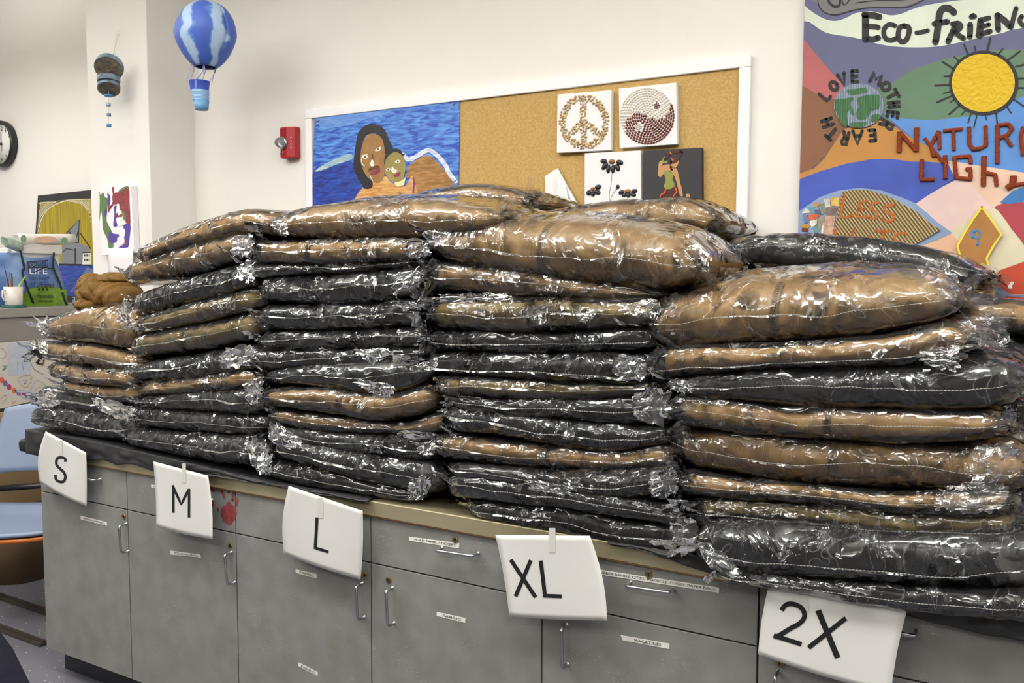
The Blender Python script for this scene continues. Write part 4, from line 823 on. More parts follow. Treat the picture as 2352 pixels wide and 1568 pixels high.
reg('crimson_field', None, [(2070, 572), (2200, 515), (2352, 530), (3600, 560), (3600, 1500), (2400, 1020), (2320, 900), (2230, 790), (2150, 670)], rgb(168, 62, 74), .0016, smooth=False)
reg('red_orange_field', None, [(2060, 1215), (2352, 1110), (3600, 900), (3600, 1600), (2352, 1430), (2180, 1430), (2100, 1340)], rgb(190, 70, 42), .0016, smooth=False)
reg('slate_wedge', None, [(1960, 1450), (2062, 1270), (2140, 1380), (2230, 1440), (2400, 1434), (3600, 1640), (3600, 1900), (1900, 1900)], rgb(110, 134, 168), .0018, smooth=False)
reg('blue_petal', None, [(2118, 532), (2160, 490), (2240, 420), (2352, 375), (2500, 380), (2500, 500), (2352, 525), (2200, 548)], rgb(56, 118, 180), .0018, smooth=False)
reg('white_spot', None, [(2195, 1350), (2225, 1305), (2255, 1310), (2235, 1350), (2240, 1370), (2200, 1378)], rgb(226, 222, 214), .0019, smooth=False)
# grey scroll at the top
reg('grey_scroll', [(330, -60), (340, 40), (380, 100), (450, 135), (530, 135), (700, 90), (900, 65), (1150, 70), (1250, 45), (1400, -20), (1400, -90)], None, rgb(120, 120, 120), .0008)
poly_part('scroll_outline', [], mat('mural_black', rgb(30, 30, 32), .6), mt, fm, .0012, [(smoothpoly(zA([(335, -20), (340, 40), (380, 105), (450, 140), (540, 142), (700, 95), (900, 70), (1150, 74), (1250, 55), (1400, -20)]), False, 4), 2.6), (smoothpoly(zA([(430, -20), (450, 30), (500, 65), (545, 50), (550, -10)]), False, 4), 6), (smoothpoly(zA([(570, 0), (590, 50), (620, 30), (660, -20)]), False, 3), 3), (smoothpoly(zA([(700, 30), (900, 5), (1150, 0), (1300, -20)]), False, 3), 2.5)])
# black hand-painted words
mbk = mat('mural_black', rgb(30, 30, 32), .6)
E_ = [([(800, 150), (800, 385)], 13), ([(790, 145), (880, 150), (935, 165)], 12), ([(800, 255), (900, 262), (925, 268)], 10), ([(800, 375), (870, 385), (925, 370)], 11)]
Cc = [(smoothpoly([(1090, 250), (1030, 240), (985, 280), (980, 340), (1010, 385), (1060, 392), (1100, 375)], False, 4), 9)]
Oo = [(smoothpoly([(1180, 255), (1220, 262), (1228, 310), (1205, 380), (1165, 410), (1130, 385), (1120, 330), (1140, 265), (1185, 250)], False, 4), 9.5)]
hy = [([(1300, 320), (1360, 312), (1410, 298)], 8)]
ff_ = [(smoothpoly([(1665, 120), (1625, 85), (1570, 80), (1530, 120), (1515, 220), (1500, 330), (1485, 410)], False, 4), 13), ([(1475, 232), (1540, 222), (1600, 212)], 11)]
Rr = [([(1680, 250), (1645, 330), (1610, 405)], 11), (smoothpoly([(1650, 235), (1710, 225), (1735, 260), (1700, 300), (1655, 315)], False, 4), 9), ([(1670, 310), (1720, 350), (1760, 375)], 10)]
ii = [([(1825, 240), (1825, 300), (1820, 360)], 11), ([(1835, 165), (1870, 160)], 9), ([(1840, 150), (1858, 142)], 6)]
Ee = [([(1930, 200), (1915, 345)], 13), ([(1930, 195), (2010, 175)], 9), ([(1925, 265), (2010, 240)], 8), ([(1900, 345), (2020, 305)], 10)]
Nn = [([(2090, 150), (2100, 290)], 11), ([(2095, 150), (2160, 200), (2220, 260)], 12), ([(2275, 80), (2250, 170), (2225, 270)], 9)]
Dd = [(smoothpoly([(2330, 160), (2310, 200), (2340, 245), (2400, 240)], False, 3), 9), ([(2440, 40), (2430, 250)], 10)]
Ll = [([(2560, 20), (2560, 230), (2660, 215)], 11)]; Yy = [([(2720, 20), (2780, 110)], 10), ([(2850, 0), (2760, 230)], 10)]
for word, grp in (('letter', E_), ('letter', Cc), ('letter', Oo), ('hyphen', hy), ('letter', ff_), ('letter', Rr), ('letter', ii), ('letter', Ee), ('letter', Nn), ('letter', Dd), ('letter', Ll), ('letter', Yy)):
    poly_part(word, [], mbk, mt, fm, .0022, [(zA(p), w_*1.22) for p, w_ in grp])
# stroke alphabet for the words round the globe (unit box, y up)
AL = {'L': [[(0, 1), (0, 0), (.7, 0)]], 'O': [[(.5*math.cos(a)+.4, .5*math.sin(a)+.5) for a in [k*.628 for k in range(11)]]], 'V': [[(0, 1), (.4, 0), (.8, 1)]],
      'E': [[(0, 0), (0, 1)], [(0, 1), (.7, 1)], [(0, .5), (.6, .5)], [(0, 0), (.7, 0)]], 'M': [[(0, 0), (.1, 1), (.5, .35), (.9, 1), (1, 0)]], 'T': [[(0, 1), (.8, 1)], [(.4, 1), (.4, 0)]],
      'H': [[(0, 0), (0, 1)], [(.7, 0), (.7, 1)], [(0, .5), (.7, .5)]], 'R': [[(0, 0), (0, 1), (.5, 1), (.65, .78), (.5, .52), (0, .5)], [(.3, .5), (.7, 0)]], 'A': [[(0, 0), (.4, 1), (.8, 0)], [(.15, .38), (.65, .38)]]}
for ch, x, y, ang, w_, h_ in (('L', 405, 930, 50, 75, 100), ('O', 490, 840, 35, 70, 90), ('V', 575, 775, 18, 85, 110), ('E', 700, 745, 2, 75, 105), ('M', 895, 760, -22, 95, 100), ('O', 1000, 845, -45, 75, 85), ('T', 1065, 930, -62, 100, 100),
                           ('H', 1078, 1025, -84, 60, 105), ('E', 1065, 1125, -98, 75, 100), ('R', 1005, 1225, -120, 75, 130), ('E', 862, 1325, -176, 80, 105), ('A', 722, 1345, 180, 115, 130), ('R', 595, 1350, 166, 75, 125), ('T', 470, 1305, 140, 85, 110), ('H', 425, 1195, 108, 85, 105)):
    a = math.radians(ang); st = []
    for s_ in AL[ch]:
        st.append((zA([(x+((u-.4)*w_)*math.cos(a)-((v-.5)*h_)*math.sin(a), y-((u-.4)*w_)*math.sin(a)-((v-.5)*h_)*math.cos(a)) for u, v in s_]), 8))
    poly_part('letter', [], mbk, mt, fm, .0024, st)
# globe of corrugated card
def corr(name, c1, c2, sc, rot):
    M = mat(name, c1, .7); nt = M.node_tree; b = nt.nodes['Principled BSDF']; N = nt.nodes.new; L = nt.links.new
    tc = N('ShaderNodeTexCoord'); mp = N('ShaderNodeMapping'); mp.inputs['Rotation'].default_value = (0, rot, 0); L(tc.outputs['Object'], mp.inputs[0])
    wv = N('ShaderNodeTexWave'); wv.inputs['Scale'].default_value = sc; wv.inputs['Distortion'].default_value = .2; L(mp.outputs[0], wv.inputs[0])
    mx = N('ShaderNodeMixRGB'); mx.inputs[1].default_value = c1; mx.inputs[2].default_value = c2; L(wv.outputs['Fac'], mx.inputs[0]); L(mx.outputs[0], b.inputs['Base Color'])
    bp = N('ShaderNodeBump'); bp.inputs['Distance'].default_value = .004; L(wv.outputs['Fac'], bp.inputs['Height']); L(bp.outputs[0], b.inputs['Normal']); return M
def disc_px(cx, cy, rx, ry, k=40): return [(cx+rx*math.cos(2*math.pi*i/k), cy+ry*math.sin(2*math.pi*i/k)) for i in range(k)]
gp = [fm(*p, .006) for p in disc_px(1972.6, 242.5, 57.5, 51)]
MB().prism(list(reversed(gp)), (0, .006, 0)).build('globe_card', corr('card_blue', rgb(128, 146, 168), rgb(168, 182, 200), 46, 0), mt)
poly_part('continent', [smoothpoly(zA(p), True, 3) for p in ([(505, 975), (600, 965), (670, 950), (680, 980), (650, 1010), (680, 1080), (680, 1130), (655, 1110), (640, 1070), (620, 1120), (625, 1200), (610, 1245), (560, 1200), (530, 1120), (500, 1060)],
           [(620, 880), (700, 870), (800, 860), (808, 900), (750, 915), (650, 925)], [(740, 950), (830, 930), (930, 930), (945, 1000), (930, 1060), (870, 1080), (820, 1140), (800, 1165), (730, 1170), (710, 1100), (735, 1040), (720, 980)], [(860, 1130), (930, 1115), (945, 1150), (900, 1185), (855, 1185)], [(650, 1205), (740, 1190), (820, 1200), (780, 1235), (700, 1250), (655, 1240)])],
          corr('card_green', rgb(66, 116, 76), rgb(94, 142, 100), 46, 0), mt, fm, .0070)
# sun
poly_part('sun_outline', [disc_px(2259.5, 190.5, 80, 74.5)], mbk, mt, fm, .0024, [(zA(p), w_) for p, w_ in (([(1765, 435), (1805, 530)], 3.6), ([(1870, 450), (1878, 500)], 2.6), ([(2022, 375), (1988, 510)], 4.4), ([(2145, 475), (2095, 540)], 3.2), ([(2312, 500), (2190, 590)], 3.6), ([(1670, 555), (1720, 600)], 3), ([(1560, 605), (1660, 670)], 4), ([(1570, 745), (1630, 742)], 3.4), ([(1482, 835), (1620, 828)], 3.6), ([(1565, 912), (1640, 890)], 2.6), ([(1497, 1000), (1660, 930)], 3.4), ([(1630, 1000), (1670, 970)], 2.6), ([(1618, 1118), (1720, 1030)], 3.6), ([(1740, 1120), (1780, 1080)], 2.6), ([(1805, 1200), (1830, 1120)], 3.4), ([(1862, 1245), (1890, 1130)], 3), ([(1985, 1170), (1970, 1110)], 2.6), ([(2090, 1210), (2080, 1110)], 3.6), ([(2225, 1105), (2190, 1050)], 3), ([(2400, 1075), (2260, 975)], 3.6), ([(2420, 860), (2290, 858)], 3.2), ([(2420, 765), (2300, 765)], 3.2), ([(2400, 620), (2270, 650)], 3.2))])
poly_part('sun_disc', [disc_px(2258.5, 190.2, 72.5, 67)], mat('sun_yellow', rgb(214, 178, 18), .6, var=0, vscale=60, col2=rgb(168, 146, 34), bump=.5, bscale=90), mt, fm, .0030)
# yarn letters NATURAL LIGHT
myn = mat('orange_yarn', rgb(178, 76, 38), .9, bump=1.0, bscale=500)
def yarn(strokes, z_):
    mb = MB()
    for s_, w_ in strokes:
        pts = z_(s_); out = []
        for a_, b_ in zip(pts, pts[1:]):
            nn = max(2, int(math.hypot(b_[0]-a_[0], b_[1]-a_[1])/3)); out += [(a_[0]+(b_[0]-a_[0])*k/nn, a_[1]+(b_[1]-a_[1])*k/nn) for k in range(nn)]
        out.append(pts[-1]); P = [fm(*p, .004) for p in out]; r = mpp(P[0])*w_/2*1.15
        mb.tube(P, [r*(.9+.25*nz(i*.9, w_, 3)) for i in range(len(P))], 8)
    for k_, v_ in enumerate(mb.v): mb.v[k_] = (v_[0], min(v_[1], YW-.0195), v_[2])
    mb.build('yarn_letter', myn, mt)
yarn([([(1135, 1290), (1130, 1490)], 11), ([(1140, 1300), (1290, 1470)], 9), ([(1300, 1250), (1295, 1480)], 11)], zA)
yarn([([(1520, 1280), (1440, 1420), (1470, 1534)], 9), ([(1380, 1350), (1430, 1420), (1560, 1590)], 7), ([(1520, 1290), (1525, 1460)], 8)], zA)
yarn([([(1560, 1280), (1750, 1262)], 8), ([(1660, 1280), (1665, 1470)], 8)], zA)
yarn([([(1815, 1240), (1815, 1400), (1850, 1460), (1930, 1450), (1980, 1420), (1975, 1230)], 8.5)], zA)
yarn([([(2095, 1220), (2090, 1520), (2090, 1600)], 9.5), ([(2095, 1225), (2200, 1215), (2235, 1260), (2190, 1320), (2110, 1350)], 9), ([(2170, 1340), (2230, 1430)], 8)], zA)
yarn([([(2345, 1240), (2320, 1330), (2340, 1520)], 8), ([(2345, 1240), (2420, 1300), (2440, 1520)], 8)], zA)
yarn([([(2520, 1240), (2520, 1500), (2620, 1490)], 9)], zA)
yarn([([(1352, 110), (1348, 310), (1475, 305)], 9.5)], zB); yarn([([(1580, 70), (1580, 300)], 9), ([(1555, 130), (1610, 125)], 6)], zB)
yarn([([(1830, 150), (1820, 80), (1670, 90), (1690, 290), (1830, 305), (1825, 200), (1780, 210)], 9)], zB)
yarn([([(1960, 80), (1955, 370)], 11), ([(1965, 240), (2070, 260), (2085, 370)], 9)], zB)
yarn([([(2250, 270), (2240, 360), (2180, 395)], 14), ([(2240, 365), (2360, 345)], 9)], zB)
# corrugated card eye with LESS WASTE
cp = zB([(575, 430), (650, 412), (750, 406), (850, 418), (1000, 462), (1100, 510), (1200, 570), (1300, 622), (1400, 710), (1470, 760), (1535, 800), (1430, 862), (1290, 938), (1100, 1010), (900, 1060), (700, 1070), (490, 1060), (484, 850), (510, 700), (545, 560)])
MB().prism([fm(*p, .007) for p in reversed(cp)], (0, .007, 0)).build('corrugated_card', corr('card_corrugated', rgb(120, 92, 52), rgb(206, 188, 140), 40, .62), mt)
mbr = mat('brown_marker', rgb(176, 96, 34), .6)
for st in ([([(590, 470), (550, 680), (665, 665)], 7.5)], [([(820, 520), (745, 530), (720, 680), (815, 665)], 6.5), ([(730, 600), (785, 595)], 6)], [(smoothpoly([(930, 530), (870, 545), (850, 590), (900, 620), (915, 670), (870, 690), (830, 680)], False, 3), 6)],
           [(smoothpoly([(1085, 560), (1010, 565), (985, 600), (1030, 640), (1080, 660), (1060, 710), (1000, 715), (965, 690)], False, 3), 6.5)],
           [([(500, 800), (540, 960), (600, 860), (650, 960), (680, 800)], 7)], [([(800, 960), (840, 860), (890, 960)], 6)], [([(900, 812), (1050, 815)], 6), ([(975, 815), (960, 960)], 7)], [(smoothpoly([(1200, 835), (1120, 835), (1080, 870), (1110, 910), (1180, 940)], False, 3), 6)]):
    poly_part('letter', [], mbr, mt, fm, .0082, [(zB(p), w_) for p, w_ in st])
# collage scraps beside it
rn = random.Random(5)
for p, c in (([(285, 535), (350, 530), (345, 570), (295, 575)], (190, 140, 90)), ([(330, 560), (400, 535), (420, 620), (370, 660)], (120, 132, 120)), ([(395, 500), (460, 490), (465, 570), (410, 585)], (200, 190, 180)), ([(460, 480), (545, 480), (540, 572), (455, 562)], (206, 172, 88)),
             ([(415, 580), (530, 580), (500, 660), (415, 660)], (120, 98, 92)), ([(410, 660), (505, 660), (490, 770), (400, 760)], (190, 150, 135)), ([(400, 765), (495, 770), (485, 860), (380, 850)], (204, 164, 140)), ([(175, 640), (215, 585), (275, 630)], (220, 214, 200)),
             ([(190, 650), (240, 650), (250, 720), (205, 740)], (100, 116, 150)), ([(230, 660), (300, 640), (360, 655), (320, 700), (260, 710)], (196, 96, 64)), ([(180, 745), (260, 750), (240, 785), (172, 780)], (190, 140, 40)), ([(168, 785), (240, 785), (240, 820), (168, 815)], (110, 34, 24)),
             ([(330, 700), (400, 660), (405, 720), (330, 830)], (150, 140, 112)), ([(250, 715), (330, 690), (320, 760), (270, 770)], (222, 216, 206)), ([(370, 730), (400, 728), (395, 835), (368, 835)], (216, 212, 196)), ([(285, 770), (325, 745), (330, 830), (300, 825)], (90, 140, 150)), ([(240, 580), (290, 575), (300, 640), (255, 620)], (100, 160, 170)), ([(300, 600), (350, 600), (370, 650), (310, 645)], (88, 100, 140))):
    q = [fm(*v, .0035) for v in zB(p)]; MB().prism(q[::-1], (0, .0012, 0)).build('collage_scrap', mat('scrap_%d_%d_%d' % c, rgb(*c), .6, var=.2, vscale=60), mt)
# yellow edged cardboard lozenge
lz = zB([(1940, 575), (2030, 700), (2130, 845), (2050, 960), (1985, 1080), (2030, 1250), (2062, 1435), (1930, 1425), (1800, 1300), (1700, 960), (1770, 830), (1850, 700)])
MB().prism([fm(*p, .012) for p in reversed(lz)], (0, .012, 0)).build('lozenge_card', mat('card_brown', rgb(168, 118, 60), .7, var=.08, vscale=20), mt)
poly_part('yellow_border', [], mat('yellow_paint', rgb(228, 210, 60), .55), mt, fm, .0128, [(lz+[lz[0]], 5)])
poly_part('letter', [], mat('blue_marker', rgb(60, 130, 190), .55), mt, fm, .0132, [(smoothpoly(zB([(1870, 825), (1875, 880), (1910, 880), (1925, 840), (1905, 808), (1860, 808), (1830, 840), (1850, 880)]), False, 3), 4), (smoothpoly(zB([(1900, 905), (1915, 930), (1890, 950)]), False, 3), 4)])
# ---------------------------------------------------------------- clock
Pc = onY(12, 332, YK); R_ = 52.6*mpp(Pc)
t = thing('wall_clock', 'round black rimmed wall clock cut by the left edge of the view', 'clock', (Pc.x, YK, Pc.z-R_))
Mc = Matrix.Translation((Pc.x, YK, Pc.z)) @ Matrix.Rotation(math.pi/2, 4, 'X')
MB().lathe([(R_*.80, .001), (R_*.97, .001), (R_, .012), (R_, .036), (R_*.965, .046), (R_*.90, .046), (R_*.86, .034), (R_*.855, .020)], 64, 0, Mc, False).build('rim', mat('clock_black', rgb(34, 32, 32), .35), t)
MB().lathe([(R_*.88, .004), (R_*.88, .022)], 64, 0, Mc).build('dial', mat('clock_dial', rgb(232, 232, 228), .5), t)
mb = MB(); f = lambda a, r, e: Vector((Pc.x+r*math.sin(a), YK-.0235-e, Pc.z+r*math.cos(a)))
for k in range(60):
    a = k*math.pi/30; w_ = .0016 if k % 5 == 0 else .0008; r0 = R_*.80; r1 = R_*.84; tv = Vector((math.cos(a), 0, -math.sin(a)))*w_
    mb.add([f(a, r0, 0)-tv, f(a, r1, 0)-tv, f(a, r1, 0)+tv, f(a, r0, 0)+tv], [(0, 1, 2, 3)])
mb.build('minute_marks', mat('clock_ink', rgb(60, 60, 66), .5), t)
for k in range(1, 13):
    a = k*math.pi/6; c = f(a, R_*.66, 0); h = R_*.085; mb = MB(); wd = h*(1.25 if k > 9 else .62 if k != 1 else .25)
    text_on(mb, str(k), -1, -1, 1, 1, lambda u, v, c=c, wd=wd, h=h: c+Vector((u*wd, 0, v*h))); mb.build('numeral', mat('clock_ink', rgb(60, 60, 66), .5), t)
for nm, (x, y), w_ in (('minute_hand', (1, 303), .0030), ('hour_hand', (2.5, 348), .0042)):
    q = onY(x, y, YK-.028); c = Vector((Pc.x, YK-.028, Pc.z)); d = (q-c); n = Vector((-d.z, 0, d.x)).normalized()*w_
    MB().prism([c-n-d*.12, q-n*.4, q+n*.4, c+n-d*.12], (0, .0012, 0)).build(nm, mat('clock_hand', rgb(50, 48, 48), .4), t)
MB().lathe([(.008, .022), (.008, .031)], 16, 0, Mc).build('hub', mat('clock_hand', rgb(50, 48, 48), .4), t)
# ---------------------------------------------------------------- canvas and paper on the pillar
t, fn = panel('drip_canvas', [(226, 432), (301, 425), (308, 580), (233, 587)], .03, mcv, 'narrow white canvas with red green and purple drips on the pillar', 'canvas', plane=YP-.001)
z = Z(0, 380, 3.675)
for nm, col, P in (('green_paint', rgb(98, 128, 76), [[(838, 215), (850, 250), (870, 225), (885, 265), (910, 285), (905, 380), (900, 470), (945, 560), (925, 600), (950, 670), (940, 695), (915, 680), (905, 620), (870, 540), (862, 430), (850, 380), (838, 480), (842, 300)], [(1000, 215), (1060, 175), (1085, 180), (1060, 225), (1020, 260)], [(1010, 290), (1060, 285), (1080, 330), (1075, 400), (1090, 450), (1050, 465), (1030, 400)], [(920, 660), (955, 660), (950, 695), (918, 695)]]),
                   ('red_paint', rgb(186, 48, 70), [[(952, 240), (1010, 222), (1085, 190), (1092, 300), (1098, 490), (1066, 476), (1060, 420), (1040, 385), (1000, 375), (985, 330), (955, 320)], [(945, 190), (960, 185), (965, 250), (1000, 230), (1050, 250), (1085, 180), (1088, 300), (1060, 290), (1080, 330), (1030, 360), (1000, 340), (990, 300), (960, 330), (930, 370), (912, 400), (915, 350), (940, 330), (955, 280)], [(1088, 330), (1095, 420), (1098, 490), (1060, 480), (1070, 440)], [(1060, 630), (1075, 635), (1072, 660), (1058, 655)], [(985, 400), (1020, 400), (1030, 430), (980, 435)]]),
                   ('purple_paint', rgb(92, 70, 160), [[(1040, 505), (1098, 495), (1094, 600), (1080, 690), (1045, 640), (1055, 570)], [(920, 560), (960, 575), (1005, 585), (985, 640), (930, 655)], [(905, 235), (925, 250), (930, 300), (918, 350), (905, 310), (908, 260)], [(960, 350), (985, 340), (975, 400), (1000, 480), (975, 520), (955, 500), (965, 420)], [(1060, 510), (1098, 500), (1092, 560), (1085, 640), (1070, 690), (1000, 690), (1050, 660), (1062, 600), (1040, 560)], [(925, 590), (950, 600), (1000, 590), (990, 630), (950, 650), (930, 650), (915, 620)], [(880, 380), (895, 370), (900, 420), (885, 430)]])):
    for k_, p in enumerate(P): poly_part(nm, [smoothpoly(z(p), True, 3)], mat(nm, col, .35), t, fn, .0008+.0003*(nm[0] == 'r')+.0001*k_)
poly_part('white_vein', [smoothpoly(z(p), True, 3) for p in ([(985, 330), (1005, 325), (1010, 370), (1030, 400), (1000, 420), (990, 390)], [(985, 440), (1040, 440), (1020, 470), (1040, 500), (1000, 510), (985, 480)], [(1000, 530), (1055, 540), (1050, 600), (1020, 580), (995, 560)], [(990, 610), (1040, 600), (1050, 650), (1000, 670)])], mcv, t, fn, .0018)
pf = [(249, 571), (306, 570), (305, 640), (251, 642)]
o = MB().grid(lambda u, v: onY(pf[0][0]+(pf[1][0]-pf[0][0])*u, 570.5+70*v, YP-.034-.006*math.sin(u*3.1)), 8, 4).build('blank_sheet', mat('blank_paper', rgb(232, 230, 230), .7))
s = o.modifiers.new('th', 'SOLIDIFY'); s.thickness = .0006; tag(o, 'blank pale paper sheet hanging below the dripped canvas on the pillar', 'paper')
# ---------------------------------------------------------------- hanging paper-coil mobile
YM = YP-.10
z = Z(0, 0, 3.92)
t = thing('hanging_mobile', 'mobile of coiled blue grey paper discs hanging before the pillar', 'mobile', onY(249, 292, YM))
def coil(c_px, r_px, th, tilt, yaw, nm):
    c = onY(*z([c_px])[0], YM); k = mpp(c)/3.92; r = r_px*k
    M4 = Matrix.Translation(c) @ Matrix.Rotation(.97, 4, 'Z') @ Matrix.Rotation(yaw, 4, 'Y') @ Matrix.Rotation(tilt, 4, 'X')
    prof = [(r*.96, -th/2), (r, -th*.42), (r, th*.42), (r*.96, th/2)]
    o = MB().lathe(prof, 40, 0, M4, False).build(nm, mat('coil_rim', rgb(104, 122, 138), .5, var=.5, vscale=30), t)
    mb = MB(); n = 9
    for sgn in (-1, 1):
        pr = [(r*.96*(1-i/(2*n)), sgn*(th/2-(.0022 if i % 2 else 0))) for i in range(2*n)]
        mb.lathe(pr, 40, 0, M4, False)
    mb.build('coil_face', mat('coil_paper', rgb(88, 90, 86), .6, var=.55, vscale=70, col2=rgb(140, 128, 98)), o)
coil((982, 605), 122, .030, -.85, .30, 'large_disc'); coil((978, 712), 97, .024, -.12, 0, 'middle_disc'); coil((980, 786), 95, .026, -.60, .08, 'lower_disc')
for (x, y, r, h, c) in ((980, 861, 38, 18, (60, 130, 178)), (975, 941, 21, 28, (160, 176, 190)), (981, 1034, 19, 26, (96, 128, 150)), (981, 1129, 21, 28, (74, 146, 190))):
    p = onY(*z([(x, y)])[0], YM); k = mpp(p)/3.92
    MB().lathe([(r*k*.9, -h*k/2), (r*k, -h*k*.4), (r*k, h*k*.4), (r*k*.9, h*k/2)], 16, 0, Matrix.Translation(p)).build('bead', mat('bead_%d' % c[0], rgb(*c), .5), t)
q = [onY(*p, YM) for p in z([(979, 600), (979, 1140)])]; hk = onY(*z([(1062, 285)])[0], YP-.01); k_ = onY(*z([(1030, 440)])[0], (YM+YP)/2)
mb = MB().tube([q[0], q[1]], .0009, 5)
for a in ((1012, 520), (1045, 525)): mb.tube([hk, k_, onY(*z([a])[0], YM)], .0008, 5)
mb.tube([hk, hk+Vector((.01, .004, .003)), k_], .0008, 5); mb.build('string', mat('string_cream', rgb(206, 198, 176), .8), t)
# ---------------------------------------------------------------- papier-mache balloon
YB = .52
c = onY(474, 82, YB); k = mpp(c); R0 = 66*k; H0 = 75*k
t = thing('hot_air_balloon', 'blue papier mache hot air balloon model hanging in the corner', 'balloon model', onY(462, 254, YB))
def bf(u, v):
    a = u*2*math.pi; ph = v*math.pi*.86; r = math.sin(ph)**.88*(1 if v < .55 else 1-.26*((v-.55)/.45)); zz = math.cos(ph)
    rr = R0*r*(1+.05*nz(math.cos(a)*2, math.sin(a)*2, v*4)+.02*nz(math.cos(a)*6, math.sin(a)*6, v*12)); rr = max(rr, .001)
    h = H0*zz*1.0; sh = .12*R0*(1-v)
    return Vector((c.x+rr*math.cos(a)+.1*R0*(.5-v), c.y+rr*math.sin(a), c.z+h*1.0-.02*H0))
M = mat('mache_blue', rgb(66, 100, 190), .5); nt = M.node_tree; b = nt.nodes['Principled BSDF']; N = nt.nodes.new; L = nt.links.new
tc = N('ShaderNodeTexCoord'); sep = N('ShaderNodeSeparateXYZ'); 
gm = N('ShaderNodeVectorMath'); gm.operation = 'SUBTRACT'; L(tc.outputs['Object'], gm.inputs[0]); gm.inputs[1].default_value = (c.x, c.y, 0)
nn_ = N('ShaderNodeTexNoise'); nn_.inputs['Scale'].default_value = 13; nn_.inputs['Detail'].default_value = 8; L(tc.outputs['Object'], nn_.inputs['Vector'])
L(gm.outputs[0], sep.inputs[0]); at = N('ShaderNodeMath'); at.operation = 'ARCTAN2'; L(sep.outputs[1], at.inputs[0]); L(sep.outputs[0], at.inputs[1])
m1 = N('ShaderNodeMath'); m1.operation = 'MULTIPLY_ADD'; L(at.outputs[0], m1.inputs[0]); m1.inputs[1].default_value = 5; L(nn_.outputs['Fac'], m1.inputs[2])
m0 = N('ShaderNodeMath'); m0.operation = 'MULTIPLY'; m0.inputs[1].default_value = 5.5; L(nn_.outputs['Fac'], m0.inputs[0]); L(m0.outputs[0], m1.inputs[2])
sn = N('ShaderNodeMath'); sn.operation = 'SINE'; L(m1.outputs[0], sn.inputs[0])
mr = N('ShaderNodeMapRange'); mr.inputs[1].default_value = -1; L(sn.outputs[0], mr.inputs[0])
r = N('ShaderNodeValToRGB'); r.color_ramp.interpolation = 'LINEAR'; el = r.color_ramp.elements
el[0].color = rgb(74, 104, 196); el[0].position = .42; el[1].color = rgb(176, 202, 234); el[1].position = .82
e2 = el.new(.46); e2.color = rgb(88, 124, 210); e3 = el.new(.62); e3.color = rgb(92, 138, 204); e4 = el.new(.66); e4.color = rgb(136, 174, 222)
L(mr.outputs[0], r.inputs[0]); L(r.outputs[0], b.inputs['Base Color'])
mb = MB().grid(bf, 49, 26); o = mb.build('envelope', M, t); s = o.modifiers.new('th', 'SOLIDIFY'); s.thickness = .004
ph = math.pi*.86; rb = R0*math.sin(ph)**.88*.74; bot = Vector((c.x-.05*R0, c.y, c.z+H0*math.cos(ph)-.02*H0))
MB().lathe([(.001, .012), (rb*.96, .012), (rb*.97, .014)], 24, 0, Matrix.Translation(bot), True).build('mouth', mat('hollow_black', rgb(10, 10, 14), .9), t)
ct = onY(457, 187, YB); cb = onY(463, 253, YB); rt = 23*k; rbb = 15*k; mb = MB()
bk = MB().lathe([(rbb*.9, 0), (rbb, .001), (rbb+(rt-rbb)*.32, (ct.z-cb.z)*.32)], 28, 0, Matrix.Translation((cb.x, YB, cb.z)), True)
ob = bk.build('basket', mat('basket_teal', rgb(104, 158, 200), .5), t)
hh = ct.z-cb.z; lx = lambda f_: Matrix.Translation((cb.x+(ct.x-cb.x)*f_, YB, cb.z+hh*f_))
mb = MB()
for i in range(8):
    f0 = .32+.36*i/8; f1 = .32+.36*(i+1)/8; rr0 = rbb+(rt-rbb)*f0; mb.lathe([(rr0, 0), (rr0+.0018, hh*.02), (rr0+.0018, hh*.03), (rbb+(rt-rbb)*f1, hh*.045)], 28, 0, lx(f0), False)
mb.build('cord_wrap', mat('basket_pale', rgb(150, 186, 226), .6), ob)
mb = MB().lathe([(rbb+(rt-rbb)*.68, 0), (rt, hh*.31), (rt*1.02, hh*.32), (rt*.93, hh*.32), (rt*.9, hh*.1)], 28, 0, lx(.68), False); mb.build('basket_rim', mat('basket_blue', rgb(56, 86, 190), .5), ob)
mcd = mat('lilac_cord', rgb(168, 168, 216), .7)
for i in range(4):
    a = i*math.pi/2+.6; mb = MB(); P0 = Vector((bot.x+rb*1.15*math.cos(a), bot.y+rb*1.15*math.sin(a), bot.z+.03)); P1 = Vector((ct.x+rt*math.cos(a), YB+rt*math.sin(a), ct.z))
    mid = (P0+P1)/2+Vector((.02*math.cos(a+1), .01, -.004)); mb.tube([P0, mid, P1, P1+Vector((.003, -.004, -.035))], .0016, 6); mb.tube([P0, P1+Vector((.03*math.cos(a+1.5), .03*math.sin(a+1.5), 0))], .0014, 6)
    mb.build('cord', mcd, t)
MB().tube([Vector((c.x+.05*R0, c.y, c.z+H0*.95)), Vector((c.x+.05*R0, c.y, CEIL))], .0010, 5).build('hanging_line', mat('string_cream', rgb(206, 198, 176), .8), t)
# ---------------------------------------------------------------- left side: low metal cabinet along the wall and what stands on it
XF = -4.4
topz = onX(100, 705, XF).z; y0 = onX(-260, 705, XF).y; y1 = YK-.005
t = thing('file_cabinet', 'grey metal cabinet at the far left behind the stacks', 'cabinet', (XF-.3, (y0+y1)/2, 0))
mgm = mat('grey_metal', rgb(140, 136, 132), .45, var=.04, vscale=6)
bevel(MB().box((XF-.9, y0, .0), (XF, y1, topz-.05)).build('body', mgm, t), .004)
bevel(MB().box((XF-.92, y0-.01, topz-.048), (XF+.012, y1, topz)).build('top', mat('grey_metal_top', rgb(150, 146, 140), .4), t), .004)
